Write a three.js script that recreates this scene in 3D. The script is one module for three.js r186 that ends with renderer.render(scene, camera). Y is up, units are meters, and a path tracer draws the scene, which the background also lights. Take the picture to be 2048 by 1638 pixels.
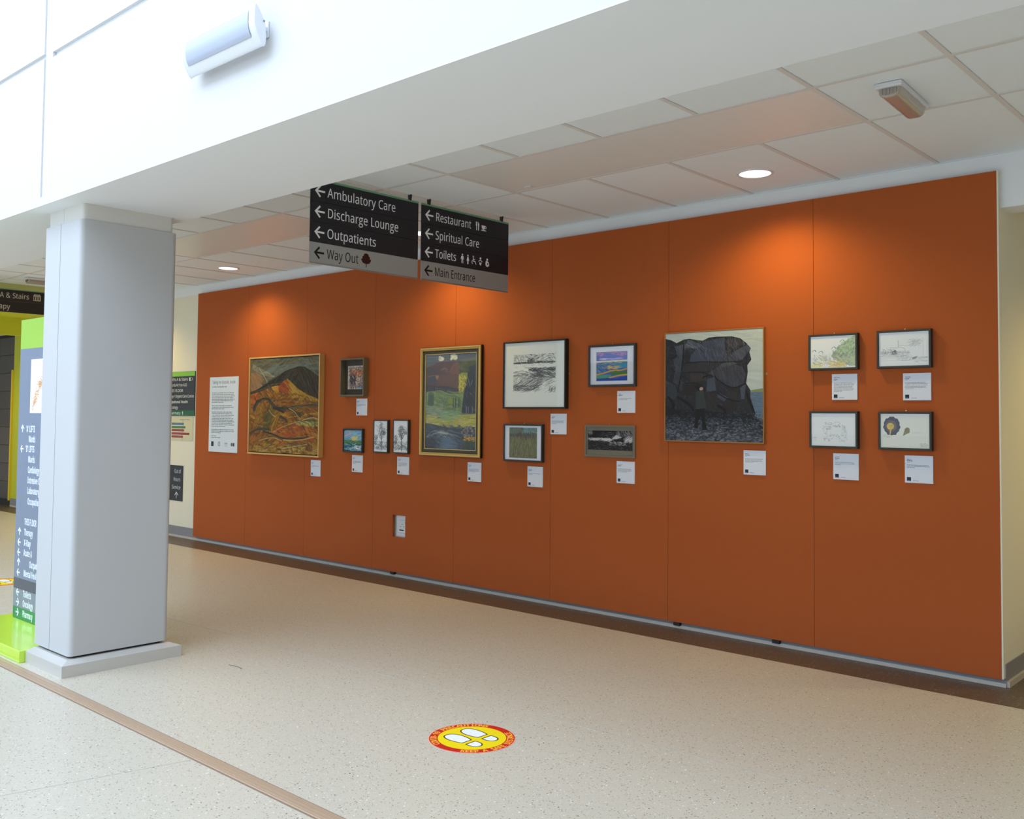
import * as THREE from 'three';
import { RectAreaLightUniformsLib } from 'three/addons/lights/RectAreaLightUniformsLib.js';
import { RoundedBoxGeometry } from 'three/addons/geometries/RoundedBoxGeometry.js';
import { mergeGeometries } from 'three/addons/utils/BufferGeometryUtils.js';

// ---------------------------------------------------------------- camera, sky, daylight, exposure
const scene = new THREE.Scene();
const camera = new THREE.PerspectiveCamera(2 * Math.atan(819 / 1901.49) * 180 / Math.PI, 2048 / 1638, 0.05, 100);
camera.position.set(0, 1.47, 5.814);
camera.rotation.order = 'YXZ';
camera.rotation.set(0.0407155, 0.7402468, 0.0096606);
camera.setViewOffset(2048, 1638, 9.46, 62.22, 2048, 1638);
const renderer = new THREE.WebGLRenderer({ antialias: true });
renderer.toneMapping = THREE.LinearToneMapping;
renderer.toneMappingExposure = 1.0;
renderer.shadowMap.enabled = true;
RectAreaLightUniformsLib.init();
scene.background = new THREE.Color().setRGB(0.75, 0.88, 1.05);       // overcast sky beyond the atrium glazing

const WALL = 0, CEIL = 2.99, SOFFIT = 2.68, BULK0 = 2.81, BULK1 = 3.585;
const ROOF = 7.0, ATRIUM_Z = 12.0, X0 = -17.6, X1 = 8.0;
function daylight(w, h, pos, target, intensity) {                    // sky light entering through a glazed opening, same size as the glazing
  const l = new THREE.RectAreaLight(new THREE.Color().setRGB(0.78, 0.95, 1.24), intensity, w, h);
  l.position.set(...pos); l.lookAt(...target); scene.add(l);
}
daylight(16, 6, [-5.5, ROOF - 0.03, 8.2], [-5.5, 0, 8.2], 4.0);      // roof glazing
daylight(14, 4.6, [-7.5, 3.5, ATRIUM_Z - 0.03], [-7.5, 3.5, 0], 0.8);  // window wall

// ---------------------------------------------------------------- helpers
function rng(seed) { let s = seed >>> 0; return () => { s = (s + 0x6D2B79F5) | 0; let t = Math.imul(s ^ (s >>> 15), 1 | s); t = (t + Math.imul(t ^ (t >>> 7), 61 | t)) ^ t; return ((t ^ (t >>> 14)) >>> 0) / 4294967296; }; }
const used = new Map();
function numbered(n) { const k = used.get(n) ?? 0; used.set(n, k + 1); return k ? n + '_' + String(k).padStart(3, '0') : n; }
function mesh(name, geo, mat, parent) {
  const m = new THREE.Mesh(geo, mat); m.name = parent ? name : numbered(name); m.castShadow = m.receiveShadow = true; (parent ?? scene).add(m); return m;
}
function group(name, parent) { const g = new THREE.Group(); g.name = parent ? name : numbered(name); (parent ?? scene).add(g); return g; }
function thing(name, label, category, pos = [0, 0, 0], grp) {
  const g = group(name); g.position.set(...pos); g.userData = { label, category }; if (grp) g.userData.group = grp; return g;
}
function tag(o, label, category, grp) { o.userData = { label, category }; if (grp) o.userData.group = grp; return o; }
function struct(o, label, category) { o.userData.kind = 'structure'; if (label) o.userData.label = label; if (category) o.userData.category = category; return o; }
function bx(x0, x1, y0, y1, z0, z1) { const g = new THREE.BoxGeometry(x1 - x0, y1 - y0, z1 - z0); g.translate((x0 + x1) / 2, (y0 + y1) / 2, (z0 + z1) / 2); return g; }
function rbx(x0, x1, y0, y1, z0, z1, r = 0.003, seg = 2) { const g = new RoundedBoxGeometry(x1 - x0, y1 - y0, z1 - z0, seg, r); g.translate((x0 + x1) / 2, (y0 + y1) / 2, (z0 + z1) / 2); return g; }
function merge(list) { return mergeGeometries(list.map((g) => g.index ? g.toNonIndexed() : g)); }
function std(color, roughness = 0.6, metalness = 0, extra = {}) {
  return new THREE.MeshStandardMaterial({ color: Array.isArray(color) ? new THREE.Color().setRGB(...color) : new THREE.Color(color), roughness, metalness, ...extra });
}
function phys(color, extra) { return new THREE.MeshPhysicalMaterial({ color: Array.isArray(color) ? new THREE.Color().setRGB(...color) : new THREE.Color(color), ...extra }); }
function canvasTex(w, h, draw) {
  const c = document.createElement('canvas'); c.width = w; c.height = h; const x = c.getContext('2d'); draw(x, w, h);
  const t = new THREE.CanvasTexture(c); t.colorSpace = THREE.SRGBColorSpace; t.magFilter = THREE.LinearFilter; return t;
}
function worldUV(geo, s = 1, axis = 'y') {                            // uv in metres from the geometry's own positions
  const p = geo.attributes.position, uv = new Float32Array(p.count * 2);
  for (let i = 0; i < p.count; i++) { uv[2 * i] = p.getX(i) * s; uv[2 * i + 1] = (axis === 'y' ? p.getZ(i) : p.getY(i)) * s; }
  geo.setAttribute('uv', new THREE.BufferAttribute(uv, 2)); return geo;
}

// ---------------------------------------------------------------- procedural surface textures
function speckled(size, base, chips, count, seed, soft = 3) {         // sheet vinyl with colour chips
  return canvasTex(size, size, (c, w, h) => {
    const r = rng(seed), im = c.createImageData(w, h);
    for (let i = 0; i < w * h; i++) { const n = (r() - 0.5) * 2 * soft; for (let k = 0; k < 3; k++) im.data[4 * i + k] = base[k] + n; im.data[4 * i + 3] = 255; }
    c.putImageData(im, 0, 0);
    for (let i = 0; i < count; i++) {
      const col = chips[Math.floor(r() * chips.length)], x = r() * w, y = r() * h, a = r() * 6.3, s = 0.8 + r() * r() * 2.9;
      c.fillStyle = `rgba(${col[0]},${col[1]},${col[2]},${0.55 + 0.45 * r()})`;
      for (const ox of [0, x < 8 ? w : -w]) for (const oy of [0, y < 8 ? h : -h]) {
        c.beginPath(); c.ellipse(x + ox, y + oy, s * 1.3, s * (0.5 + 0.5 * r()), a, 0, 6.3); c.fill();
      }
    }
  });
}
const floorTex = speckled(1400, [198, 189, 169], [[96, 84, 72], [70, 66, 64], [245, 243, 238], [160, 148, 130], [135, 112, 96], [225, 222, 212], [176, 166, 152]], 15000, 11);
floorTex.wrapS = floorTex.wrapT = THREE.RepeatWrapping; floorTex.repeat.set(1 / 1.4, 1 / 1.4);
const borderTex = speckled(700, [92, 76, 62], [[205, 190, 168], [165, 140, 115], [120, 102, 86], [62, 50, 42]], 4200, 12);
borderTex.wrapS = borderTex.wrapT = THREE.RepeatWrapping; borderTex.repeat.set(1 / 0.7, 1 / 0.7);
function noiseTex(size, seed, octaves, lo, hi) {
  const d = new Uint8Array(size * size * 4), r = rng(seed), acc = new Float32Array(size * size);
  let tot = 0;
  for (const [cells, amp] of octaves) {
    const g = new Float32Array(cells * cells).map(() => r()); tot += amp;
    for (let y = 0; y < size; y++) for (let x = 0; x < size; x++) {
      const fx = x / size * cells, fy = y / size * cells, x0 = Math.floor(fx), y0 = Math.floor(fy), u = fx - x0, v = fy - y0, x1 = (x0 + 1) % cells, y1 = (y0 + 1) % cells;
      const su = u * u * (3 - 2 * u), sv = v * v * (3 - 2 * v);
      acc[y * size + x] += amp * ((g[y0 * cells + x0] * (1 - su) + g[y0 * cells + x1] * su) * (1 - sv) + (g[y1 * cells + x0] * (1 - su) + g[y1 * cells + x1] * su) * sv);
    }
  }
  for (let i = 0; i < size * size; i++) { const v = lo + (hi - lo) * acc[i] / tot; d[4 * i] = d[4 * i + 1] = d[4 * i + 2] = v; d[4 * i + 3] = 255; }
  const t = new THREE.DataTexture(d, size, size); t.wrapS = t.wrapT = THREE.RepeatWrapping; t.magFilter = THREE.LinearFilter; t.needsUpdate = true; return t;
}
const fineBump = noiseTex(512, 5, [[64, 1], [128, 1], [256, 1]], 0, 255);
const tileBump = noiseTex(512, 6, [[128, 1], [256, 2]], 0, 255);
const scuffRough = noiseTex(512, 7, [[6, 2], [17, 1], [60, 0.7]], 70, 112);

// ---------------------------------------------------------------- materials
const M = {
  white: std([0.83, 0.85, 0.86], 0.75),
  cream: std([0.80, 0.76, 0.60], 0.7),
  ceilTile: std([0.83, 0.89, 0.91], 0.95, 0, { bumpMap: tileBump, bumpScale: 0.0006 }),
  tbar: std([0.72, 0.70, 0.67], 0.6),
  lime: std([0.56, 0.58, 0.02], 0.55),
  limeGloss: phys([0.55, 0.80, 0.06], { roughness: 0.22, clearcoat: 0.5, clearcoatRoughness: 0.1 }),
  orange: std([0.40, 0.088, 0.015], 0.75, 0, { bumpMap: fineBump, bumpScale: 0.0002 }),
  baseGrey: std([0.25, 0.25, 0.26], 0.5),
  cove: std([0.55, 0.50, 0.42], 0.5),
  columnSkin: std([0.50, 0.50, 0.485], 0.55),
  columnNeck: std([0.68, 0.66, 0.60], 0.5),
  kerb: std([0.58, 0.56, 0.51], 0.35, 0.2),
  floor: std([1, 1, 1], 0.36, 0, { map: floorTex }),
  border: std([1, 1, 1], 0.42, 0, { map: borderTex }),
  jointCover: std([0.50, 0.36, 0.24], 0.4, 0.25),
  jointGroove: std([0.30, 0.21, 0.14], 0.5, 0.2),
  seam: std([0.46, 0.43, 0.38], 0.6),
  black: std([0.012, 0.012, 0.014], 0.5),
  navy: std([0.018, 0.022, 0.032], 0.32),
  silver: std([0.42, 0.43, 0.43], 0.34, 0.75),
  railGreen: std([0.16, 0.36, 0.20], 0.5),
  glass: phys([1, 1, 1], { transmission: 1, thickness: 0, roughness: 0, ior: 1.5, specularIntensity: 0.5 }),
  facing: std([0.63, 0.62, 0.60], 0.75),
  paper: std([0.74, 0.77, 0.80], 0.7),
  plasticWhite: std([0.74, 0.75, 0.77], 0.35),
  darkTile: std([0.075, 0.062, 0.05], 0.35),
  darkGrout: std([0.03, 0.026, 0.022], 0.8),
  yellow: std([0.75, 0.55, 0.02], 0.5),
};

// ================================================================= THE SETTING
// ---- floor
{
  const f = struct(group('floor'));
  mesh('vinyl_sheet', worldUV(bx(X0, X1, -0.2, 0, 0.38, ATRIUM_Z)), M.floor, f);
  mesh('vinyl_sheet', worldUV(bx(-1.165, X1, -0.2, 0, -2.6, 0.38)), M.floor, f);
  mesh('border_strip', worldUV(bx(X0, -1.165, -0.2, 0, -2.6, 0.38)), M.border, f);
  const line = (x0, z0, x1, z1, w = 0.003) => {                       // welded joints of the vinyl sheets
    const L = Math.hypot(x1 - x0, z1 - z0), g = new THREE.BoxGeometry(L, 0.0012, w); g.rotateY(-Math.atan2(z1 - z0, x1 - x0)); g.translate((x0 + x1) / 2, 0.0002, (z0 + z1) / 2);
    mesh('weld_seam', g, M.seam, f);
  };
  line(-12, 2.62, 1.5, 1.96); line(-3.93, 4.4, -3.75, 3.68); line(-4.5, 6.4, -3.93, 4.4);
  { const p = [[-5.003, 2.736], [-4.938, 2.725], [-4.872, 2.731]].map(([x, z]) => new THREE.Vector3(x, 0.0008, z)); mesh('scuff_mark', new THREE.TubeGeometry(new THREE.CatmullRomCurve3(p), 12, 0.0016, 6), std([0.10, 0.07, 0.06], 0.7), f); }
}
{ // bronze joint cover running along the floor
  const t = struct(group('trim_1'), 'bronze metal joint cover running along the floor');
  mesh('cover_plate', rbx(X0, X1, 0, 0.006, 3.603, 3.668, 0.0025), M.jointCover, t);
  for (const z of [3.6, 3.671]) mesh('edge_gasket', bx(X0, X1, 0, 0.003, z - 0.003, z + 0.003), M.jointGroove, t);
  mesh('ridge', bx(X0, X1, 0.006, 0.0085, 3.628, 3.634), M.jointCover, t);
  mesh('ridge', bx(X0, X1, 0.006, 0.0085, 3.648, 3.654), M.jointCover, t);
}
// ---- walls
struct(mesh('wall_back', bx(-14.85, -1.545, 0, 2.886, -0.2, 0), M.cream));
struct(mesh('wall_back_frieze', bx(-14.85, -1.545, 2.886, CEIL + 0.01, -0.2, 0), M.white));
struct(mesh('wall_back_lime', bx(-15.85, -14.85, 0, CEIL + 0.01, -0.2, 0.002), M.lime));
{ // dark tiled wall beyond the lime jamb
  const w = struct(group('wall_back_tiled'));
  mesh('backing', bx(X0, -15.85, 0, CEIL + 0.01, -0.2, -0.012), M.darkGrout, w);
  const g = rbx(0, 0.594, 0, 0.279, -0.012, 0.0, 0.002, 1);
  const mats = [M.darkTile, std([0.085, 0.07, 0.056], 0.32), std([0.066, 0.056, 0.046], 0.38)], r = rng(3);
  for (let j = 0; j < 9; j++) for (let i = 0; i < 3; i++) {
    const m = mesh('tile', g, mats[Math.floor(r() * 3)], w); m.position.set(-15.853 - 0.597 * (i + 1), 0.1 + j * 0.285, 0); if (i === 2) { m.scale.x = 0.9; m.position.x = -17.58; }
  }
}
tag(mesh('corner_guard', rbx(-15.875, -15.835, 0.09, 2.14, -0.012, 0.03, 0.004), M.yellow), 'bright yellow corner guard beside the dark wall tiles', 'corner guard');
struct(mesh('wall_left', bx(X0 - 0.2, X0, 0, ROOF + 0.2, -0.2, ATRIUM_Z + 0.2), M.white));
struct(mesh('wall_right', bx(X1, X1 + 0.2, 0, ROOF + 0.2, -2.8, ATRIUM_Z + 0.2), M.white));
struct(mesh('wall_return', bx(-1.745, -1.545, 0, CEIL + 0.01, -2.6, -0.2), M.cream));
struct(mesh('wall_recess_back', bx(-1.745, 0.9, 0, CEIL + 0.01, -2.8, -2.6), M.cream));
struct(mesh('wall_recess_side', bx(0.7, 0.9, 0, CEIL + 0.01, -2.6, -0.2), M.cream));
struct(mesh('wall_back_header', bx(-1.545, 0.7, SOFFIT, CEIL + 0.01, -0.2, 0), M.white));
struct(mesh('wall_back_far', bx(0.7, X1, 0, CEIL + 0.01, -0.2, 0), M.cream));
struct(mesh('ceiling_recess', bx(-1.745, 0.9, 2.75, CEIL + 0.01, -2.6, -0.2), M.white));
// skirtings
function skirting(name, x0, x1, z0, z1, alongX) {
  const b = struct(group(name));
  if (alongX) {
    mesh('skirting_strip', bx(x0, x1, 0.02, 0.128, 0, 0.004), M.baseGrey, b);
    mesh('cove', bx(x0, x1, 0, 0.022, 0, 0.014), M.cove, b);
  } else {
    mesh('skirting_strip', bx(x0, x0 + 0.004, 0.03, 0.128, z0, z1), M.baseGrey, b);
    mesh('cove', bx(x0, x0 + 0.02, 0, 0.032, z0, z1), M.cove, b);
  }
}
skirting('baseboard_back', -15.83, -1.541, 0, 0, true);
skirting('baseboard_return', -1.545, 0, -2.6, 0, false);
// ---- bulkhead between corridor and atrium, faced with plaster boards with open joints
{
  const b = struct(group('wall_bulkhead'));
  mesh('beam', bx(X0, X1, SOFFIT, ROOF + 0.2, BULK0, BULK1 - 0.02), M.white, b);
  const P = (x0, x1, y0, y1) => mesh('facing_board', bx(x0, x1, y0, y1, BULK1 - 0.02, BULK1), M.facing, b);
  mesh('soffit_board', bx(X0, X1, SOFFIT, SOFFIT + 0.004, BULK1 - 0.02, BULK1), M.white, b);
  P(X0, X1, SOFFIT + 0.004, 2.73);
  P(X0, -5.762, 2.73, 3.555); P(X0, -5.762, 3.585, ROOF); P(-5.735, X1, 2.73, 3.535);
  P(-5.735, -5.64, 3.535, 3.568); P(-5.735, X1, 3.568, ROOF);
}
// ---- column with folded metal cladding
{
  const c = struct(group('column'), 'square grey clad column under the white bulkhead');
  const piece = (x0, x1, z0, z1, y0, y1, rl, rr) => {
    const s = new THREE.Shape(), a = (r) => Math.max(r, 0.0005);
    s.moveTo(x0 + a(rl), -z1); s.lineTo(x1 - a(rr), -z1); s.quadraticCurveTo(x1, -z1, x1, -z1 + a(rr)); s.lineTo(x1, -z0 - a(rr)); s.quadraticCurveTo(x1, -z0, x1 - a(rr), -z0);
    s.lineTo(x0 + a(rl), -z0); s.quadraticCurveTo(x0, -z0, x0, -z0 - a(rl)); s.lineTo(x0, -z1 + a(rl)); s.quadraticCurveTo(x0, -z1, x0 + a(rl), -z1);
    const g = new THREE.ExtrudeGeometry(s, { depth: y1 - y0, bevelEnabled: true, bevelThickness: 0.002, bevelSize: 0.002, bevelOffset: -0.002, bevelSegments: 2, curveSegments: 10 });
    g.rotateX(-Math.PI / 2); g.translate(0, y0, 0); return g;
  };
  mesh('cladding_panel', piece(-5.95, -5.722, 2.88, 3.478, 0.098, 2.583, 0.03, 0), M.columnSkin, c);
  mesh('cladding_panel', piece(-5.7165, -5.455, 2.88, 3.478, 0.098, 2.583, 0, 0.035), M.columnSkin, c);
  mesh('neck', piece(-5.93, -5.72, 2.9, 3.462, 2.55, SOFFIT, 0.02, 0), M.columnNeck, c);
  mesh('neck', piece(-5.718, -5.465, 2.9, 3.462, 2.55, SOFFIT, 0, 0.03), M.columnNeck, c);
  mesh('core', bx(-5.89, -5.48, 0.06, 0.13, 2.92, 3.44), M.black, c);

  const fr = (x0, x1, z0, z1, y0, y1, c0) => {                        // kerb with a chamfered top
    const v = [[x0, y0, z1], [x1, y0, z1], [x1, y0, z0], [x0, y0, z0], [x0, y1, z1], [x1, y1, z1], [x1, y1, z0], [x0, y1, z0], [x0, y1 + 0.018, z1 - c0], [x1 - c0, y1 + 0.018, z1 - c0], [x1 - c0, y1 + 0.018, z0 + c0], [x0, y1 + 0.018, z0 + c0]];
    const q = [[0, 1, 5, 4], [1, 2, 6, 5], [2, 3, 7, 6], [3, 0, 4, 7], [4, 5, 9, 8], [5, 6, 10, 9], [6, 7, 11, 10], [7, 4, 8, 11], [8, 9, 10, 11]], pos = [];
    for (const [a, b2, c2, d] of q) for (const i of [a, b2, c2, a, c2, d]) pos.push(...v[i]);
    const g = new THREE.BufferGeometry(); g.setAttribute('position', new THREE.Float32BufferAttribute(pos, 3)); g.setAttribute('uv', new THREE.Float32BufferAttribute(new Array(pos.length / 3 * 2).fill(0), 2)); g.computeVertexNormals(); return g;
  };
  mesh('kerb', fr(-5.9, -5.395, 2.824, 3.538, 0, 0.066, 0.05), M.kerb, c);
}
// ---- suspended ceiling: T-bar grid and lay-in tiles
const COL = (k) => -1.28 + 0.6 * k, ROWS = [BULK0, 1.706, 1.063, 0.0];
{
  const c = struct(group('ceiling'));
  mesh('slab', bx(-11.9, X1, CEIL + 0.05, CEIL + 0.25, -0.2, BULK0), M.white, c);
  const kMin = -18, kMax = 15, gt = 0.012;
  const isPanel = (k) => (k >= -5 && k < -1) || (k >= -12 && k < -8);
  const gs = [0, 1, 2].map((j) => rbx(-0.3 + gt, 0.3 - gt, 0, 0.012, ROWS[j + 1] + (j === 2 ? 0.002 : gt), ROWS[j] - (j === 0 ? 0 : gt), 0.002, 1));
  const tints = [M.ceilTile, std([0.82, 0.88, 0.90], 0.95, 0, { bumpMap: tileBump, bumpScale: 0.0006 }), std([0.835, 0.89, 0.90], 0.95, 0, { bumpMap: tileBump, bumpScale: 0.0006 })], r = rng(8);
  for (let j = 0; j < 3; j++) for (let k = kMin; k < kMax; k++) {
    if (j === 1 && isPanel(k)) continue;
    const m = mesh('ceiling_tile', gs[j], tints[Math.floor(r() * 3)], c);
    m.position.set(COL(k) + 0.3, CEIL + 0.003, 0); m.rotation.z = (r() - 0.5) * 0.003;
  }
  for (let k = kMin; k <= kMax; k++) {
    if (k > -5 && k < -1 || k > -12 && k < -8) {
      mesh('cross_bar', bx(COL(k) - gt, COL(k) + gt, CEIL - 0.001, CEIL + 0.004, ROWS[1], ROWS[0]), M.tbar, c);
      mesh('cross_bar', bx(COL(k) - gt, COL(k) + gt, CEIL - 0.001, CEIL + 0.004, ROWS[3], ROWS[2]), M.tbar, c);
    } else mesh('cross_bar', bx(COL(k) - gt, COL(k) + gt, CEIL - 0.001, CEIL + 0.004, ROWS[3], ROWS[0]), M.tbar, c);
  }
  for (const z of [ROWS[1], ROWS[2]]) mesh('main_bar', bx(-11.9, X1, CEIL - 0.0012, CEIL + 0.005, z - gt, z + gt), M.tbar, c);
  mesh('edge_angle', bx(-11.9, X1, CEIL - 0.002, CEIL + 0.003, 0, 0.012), M.ceilTile, c);
}
// cross beam and lowered lime soffit towards the lifts
{
  const b = struct(group('wall_beam'));
  mesh('beam', bx(-12.78, -11.9, 2.68, 3.3, -0.2, BULK0), std([0.62, 0.64, 0.25], 0.7), b);
  mesh('lime_soffit', bx(-12.78, -11.9, 2.668, 2.68, 0, BULK0), M.lime, b);
  mesh('lime_fascia', bx(-12.9, -12.78, 2.454, 2.75, 0.3, BULK0), M.lime, b);
}
struct(mesh('ceiling_lobby', bx(X0, -12.78, 2.71, 2.95, -0.2, BULK0), M.white));
// ---- atrium roof and window wall (behind and above the camera)
{
  const c = struct(group('ceiling_atrium'));
  mesh('roof_slab', merge([bx(X0, X1, ROOF, ROOF + 0.2, BULK1, 5.2), bx(X0, X1, ROOF, ROOF + 0.2, 11.2, ATRIUM_Z + 0.2), bx(X0, -13.5, ROOF, ROOF + 0.2, 5.2, 11.2), bx(2.5, X1, ROOF, ROOF + 0.2, 5.2, 11.2)]), M.white, c);
  for (let i = 0; i <= 8; i++) mesh('glazing_bar', bx(-13.5 + i * 2 - 0.03, -13.5 + i * 2 + 0.03, ROOF, ROOF + 0.15, 5.2, 11.2), M.plasticWhite, c);
  for (let i = 0; i < 8; i++) mesh('pane', bx(-13.47 + i * 2, -11.53 + i * 2, ROOF + 0.08, ROOF + 0.085, 5.2, 11.2), M.glass, c);
  const w = struct(group('window_1'));
  mesh('spandrel', merge([bx(X0, X1, 0, 1.2, ATRIUM_Z, ATRIUM_Z + 0.2), bx(X0, X1, 5.8, ROOF + 0.2, ATRIUM_Z, ATRIUM_Z + 0.2), bx(X0, -14.5, 1.2, 5.8, ATRIUM_Z, ATRIUM_Z + 0.2), bx(-0.5, X1, 1.2, 5.8, ATRIUM_Z, ATRIUM_Z + 0.2)]), M.white, w);
  for (let i = 0; i <= 7; i++) mesh('mullion', bx(-14.5 + i * 2 - 0.03, -14.5 + i * 2 + 0.03, 1.2, 5.8, ATRIUM_Z, ATRIUM_Z + 0.15), M.plasticWhite, w);
  for (let i = 0; i < 7; i++) mesh('pane', bx(-14.47 + i * 2, -12.53 + i * 2, 1.2, 5.8, ATRIUM_Z + 0.08, ATRIUM_Z + 0.085), M.glass, w);
}

// ================================================================= ORANGE DISPLAY WALL
const FACE = 0.04;
{
  const d = thing('display_wall', 'burnt orange board cladding that carries the pictures', 'wall cladding');
  const xs = []; for (let i = 0; i <= 8; i++) xs.push(-10.218 + i * (8.665 / 8));
  const tone = [[0.42, 0.090, 0.013], [0.415, 0.089, 0.013], [0.425, 0.091, 0.013]].map((c) => std(c, 0.9, 0, { bumpMap: fineBump, bumpScale: 0.0002 }));
  for (let i = 0; i < 8; i++) {
    const x0 = xs[i] + 0.0012, x1 = xs[i + 1] - 0.0012, s = new THREE.Shape(); s.moveTo(x0, 0.047); s.lineTo(x1, 0.047); s.lineTo(x1, 2.886); s.lineTo(x0, 2.886); s.closePath();
    if (x0 < -6.6 && x1 > -6.55) { const h = new THREE.Path(); h.moveTo(-6.683, 0.365); h.lineTo(-6.683, 0.567); h.lineTo(-6.508, 0.567); h.lineTo(-6.508, 0.365); h.closePath(); s.holes.push(h); }
    const g = new THREE.ExtrudeGeometry(s, { depth: 0.018, bevelEnabled: false }); g.translate(0, 0, FACE - 0.018); mesh('board', g, tone[i % 3], d);
  }
  mesh('batten', bx(-10.19, -6.72, 0.3, 0.34, 0, FACE - 0.018), M.black, d); mesh('batten', bx(-6.45, -1.58, 0.3, 0.34, 0, FACE - 0.018), M.black, d);
  mesh('batten', bx(-10.19, -1.58, 2.82, 2.86, 0, FACE - 0.018), M.black, d); mesh('batten', bx(-10.19, -1.58, 1.4, 1.44, 0, FACE - 0.018), M.black, d);
  for (const x of [-6.72, -3.68, -2.93]) mesh('fixing_bracket', bx(x, x + 0.05, 0.02, 0.07, 0, FACE - 0.01), M.black, d);
  mesh('edge_trim', bx(-1.553, -1.545, 0.05, 2.886, 0, FACE + 0.002), M.cream, d);
}
// power socket in the cut-out
{
  const s = thing('power_socket', 'white power socket sunk in a cut-out of the orange wall', 'socket', [-6.59, 0.463, 0]);
  mesh('back_box', rbx(-0.072, 0.083, -0.095, 0.1, 0, 0.012, 0.004), M.plasticWhite, s);
  const p = mesh('face_plate', rbx(-0.03, 0.066, -0.058, 0.058, 0.012, 0.02, 0.004), std([0.72, 0.74, 0.74], 0.35), s);
  for (const [x, y, w, h] of [[0.018, 0.022, 0.006, 0.012], [-0.004, 0.0, 0.011, 0.006], [0.04, 0.0, 0.011, 0.006]]) mesh('pin_slot', bx(x - w / 2, x + w / 2, y - h / 2, y + h / 2, 0.019, 0.0205), M.black, p);
  mesh('label_strip', bx(-0.02, 0.04, -0.038, -0.026, 0.019, 0.0206), M.navy, p);
  mesh('rocker', rbx(0.044, 0.058, 0.024, 0.045, 0.018, 0.024, 0.002), M.plasticWhite, p);
}

// ================================================================= CEILING FITTINGS
{
  const mat = phys([0.80, 0.80, 0.76], { roughness: 0.4, clearcoat: 0.2, clearcoatRoughness: 0.2, metalness: 0, specularIntensity: 0.7 });
  for (const [k0, k1, label] of [[-5, -1, 'long glossy radiant heating panel in the ceiling beside the emergency light'], [-12, -8, 'long glossy radiant heating panel in the ceiling behind the column']]) {
    const t = thing('radiant_panel', label, 'heating panel');
    mesh('panel_face', rbx(COL(k0) + 0.012, COL(k1) - 0.012, CEIL + 0.001, CEIL + 0.03, ROWS[2] + 0.012, ROWS[1] - 0.012, 0.003), mat, t);
    if (k0 === -5) mesh('sensor', rbx(-4.13, -4.07, CEIL - 0.004, CEIL + 0.002, 1.12, 1.15, 0.0015), M.plasticWhite, t);
  }
}
function downlight(x, z, label, y = CEIL, power = 5.5) {
  const t = thing('recessed_downlight', label, 'downlight', [x, y, z], 'ceiling downlights');
  const ring = new THREE.LatheGeometry([[0.094, 0.002], [0.096, -0.004], [0.104, -0.006], [0.112, -0.004], [0.115, 0.002]].map((p) => new THREE.Vector2(...p)), 48);
  mesh('trim_ring', ring, M.plasticWhite, t);
  const lens = new THREE.CylinderGeometry(0.095, 0.095, 0.003, 48); lens.translate(0, -0.001, 0);
  mesh('lens', lens, std([0.9, 0.9, 0.9], 0.4, 0, { emissive: new THREE.Color().setRGB(1, 0.93, 0.9), emissiveIntensity: 2.2 }), t);
  const l = new THREE.SpotLight(new THREE.Color().setRGB(1, 0.72, 0.24), power, 0, 1.28, 0.55, 2); l.position.set(0, -0.012, 0); l.target.position.set(0, -2, 0); l.castShadow = true; l.shadow.radius = 4.5; l.name = 'lamp'; t.add(l, l.target); l.target.name = 'lamp_target';
}
downlight(-2.805, 0.49, 'round white downlight shining on the wall above the cliff painting');
downlight(-5.82, 0.505, 'round white downlight glimpsed through the gap between the hanging signs');
downlight(-8.79, 0.515, 'round white downlight shining on the wall above the hill painting');
downlight(-11.55, 0.6, 'round white downlight above the cream wall left of the orange cladding', CEIL, 10);
downlight(-0.45, -1.0, 'round white downlight in the side passage', 2.75, 8);
downlight(-15.2, 1.1, 'round white downlight in the lime lobby ceiling', 2.71, 5);
downlight(-13.6, 1.4, 'round white downlight just behind the lime beam', 2.71, 5);
// emergency bulkhead lights
function emergency(x, z, turn, label) {
  const t = thing('emergency_light', label, 'emergency light', [x, CEIL, z]); t.rotation.y = turn;
  mesh('base_tray', rbx(-0.06, 0.06, -0.022, 0.002, -0.215, 0.215, 0.006), M.plasticWhite, t);
  const s = new THREE.Shape(); s.moveTo(-0.05, -0.018); s.lineTo(-0.046, -0.045); s.quadraticCurveTo(-0.036, -0.062, -0.015, -0.064); s.lineTo(0.015, -0.064); s.quadraticCurveTo(0.036, -0.062, 0.046, -0.045); s.lineTo(0.05, -0.018); s.closePath();
  const g = new THREE.ExtrudeGeometry(s, { depth: 0.37, bevelEnabled: true, bevelSize: 0.008, bevelThickness: 0.012, bevelOffset: -0.008, bevelSegments: 3, curveSegments: 8 }); g.translate(0, 0, -0.185);
  mesh('diffuser', g, phys([0.42, 0.36, 0.30], { roughness: 0.18, clearcoat: 1, clearcoatRoughness: 0.05 }), t);
  for (const e of [-1, 1]) for (let k = -2; k <= 2; k++) mesh('end_rib', bx(k * 0.015 - 0.002, k * 0.015 + 0.002, -0.05, -0.022, e * 0.199 - 0.002, e * 0.199 + 0.002), M.silver, t);
}
emergency(-1.60, 1.35, 0.06, 'clear emergency light on the ceiling tile at the end of the heating panel');
emergency(-11.2, 1.40, 0, 'small emergency light on the ceiling near the lime beam');
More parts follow.
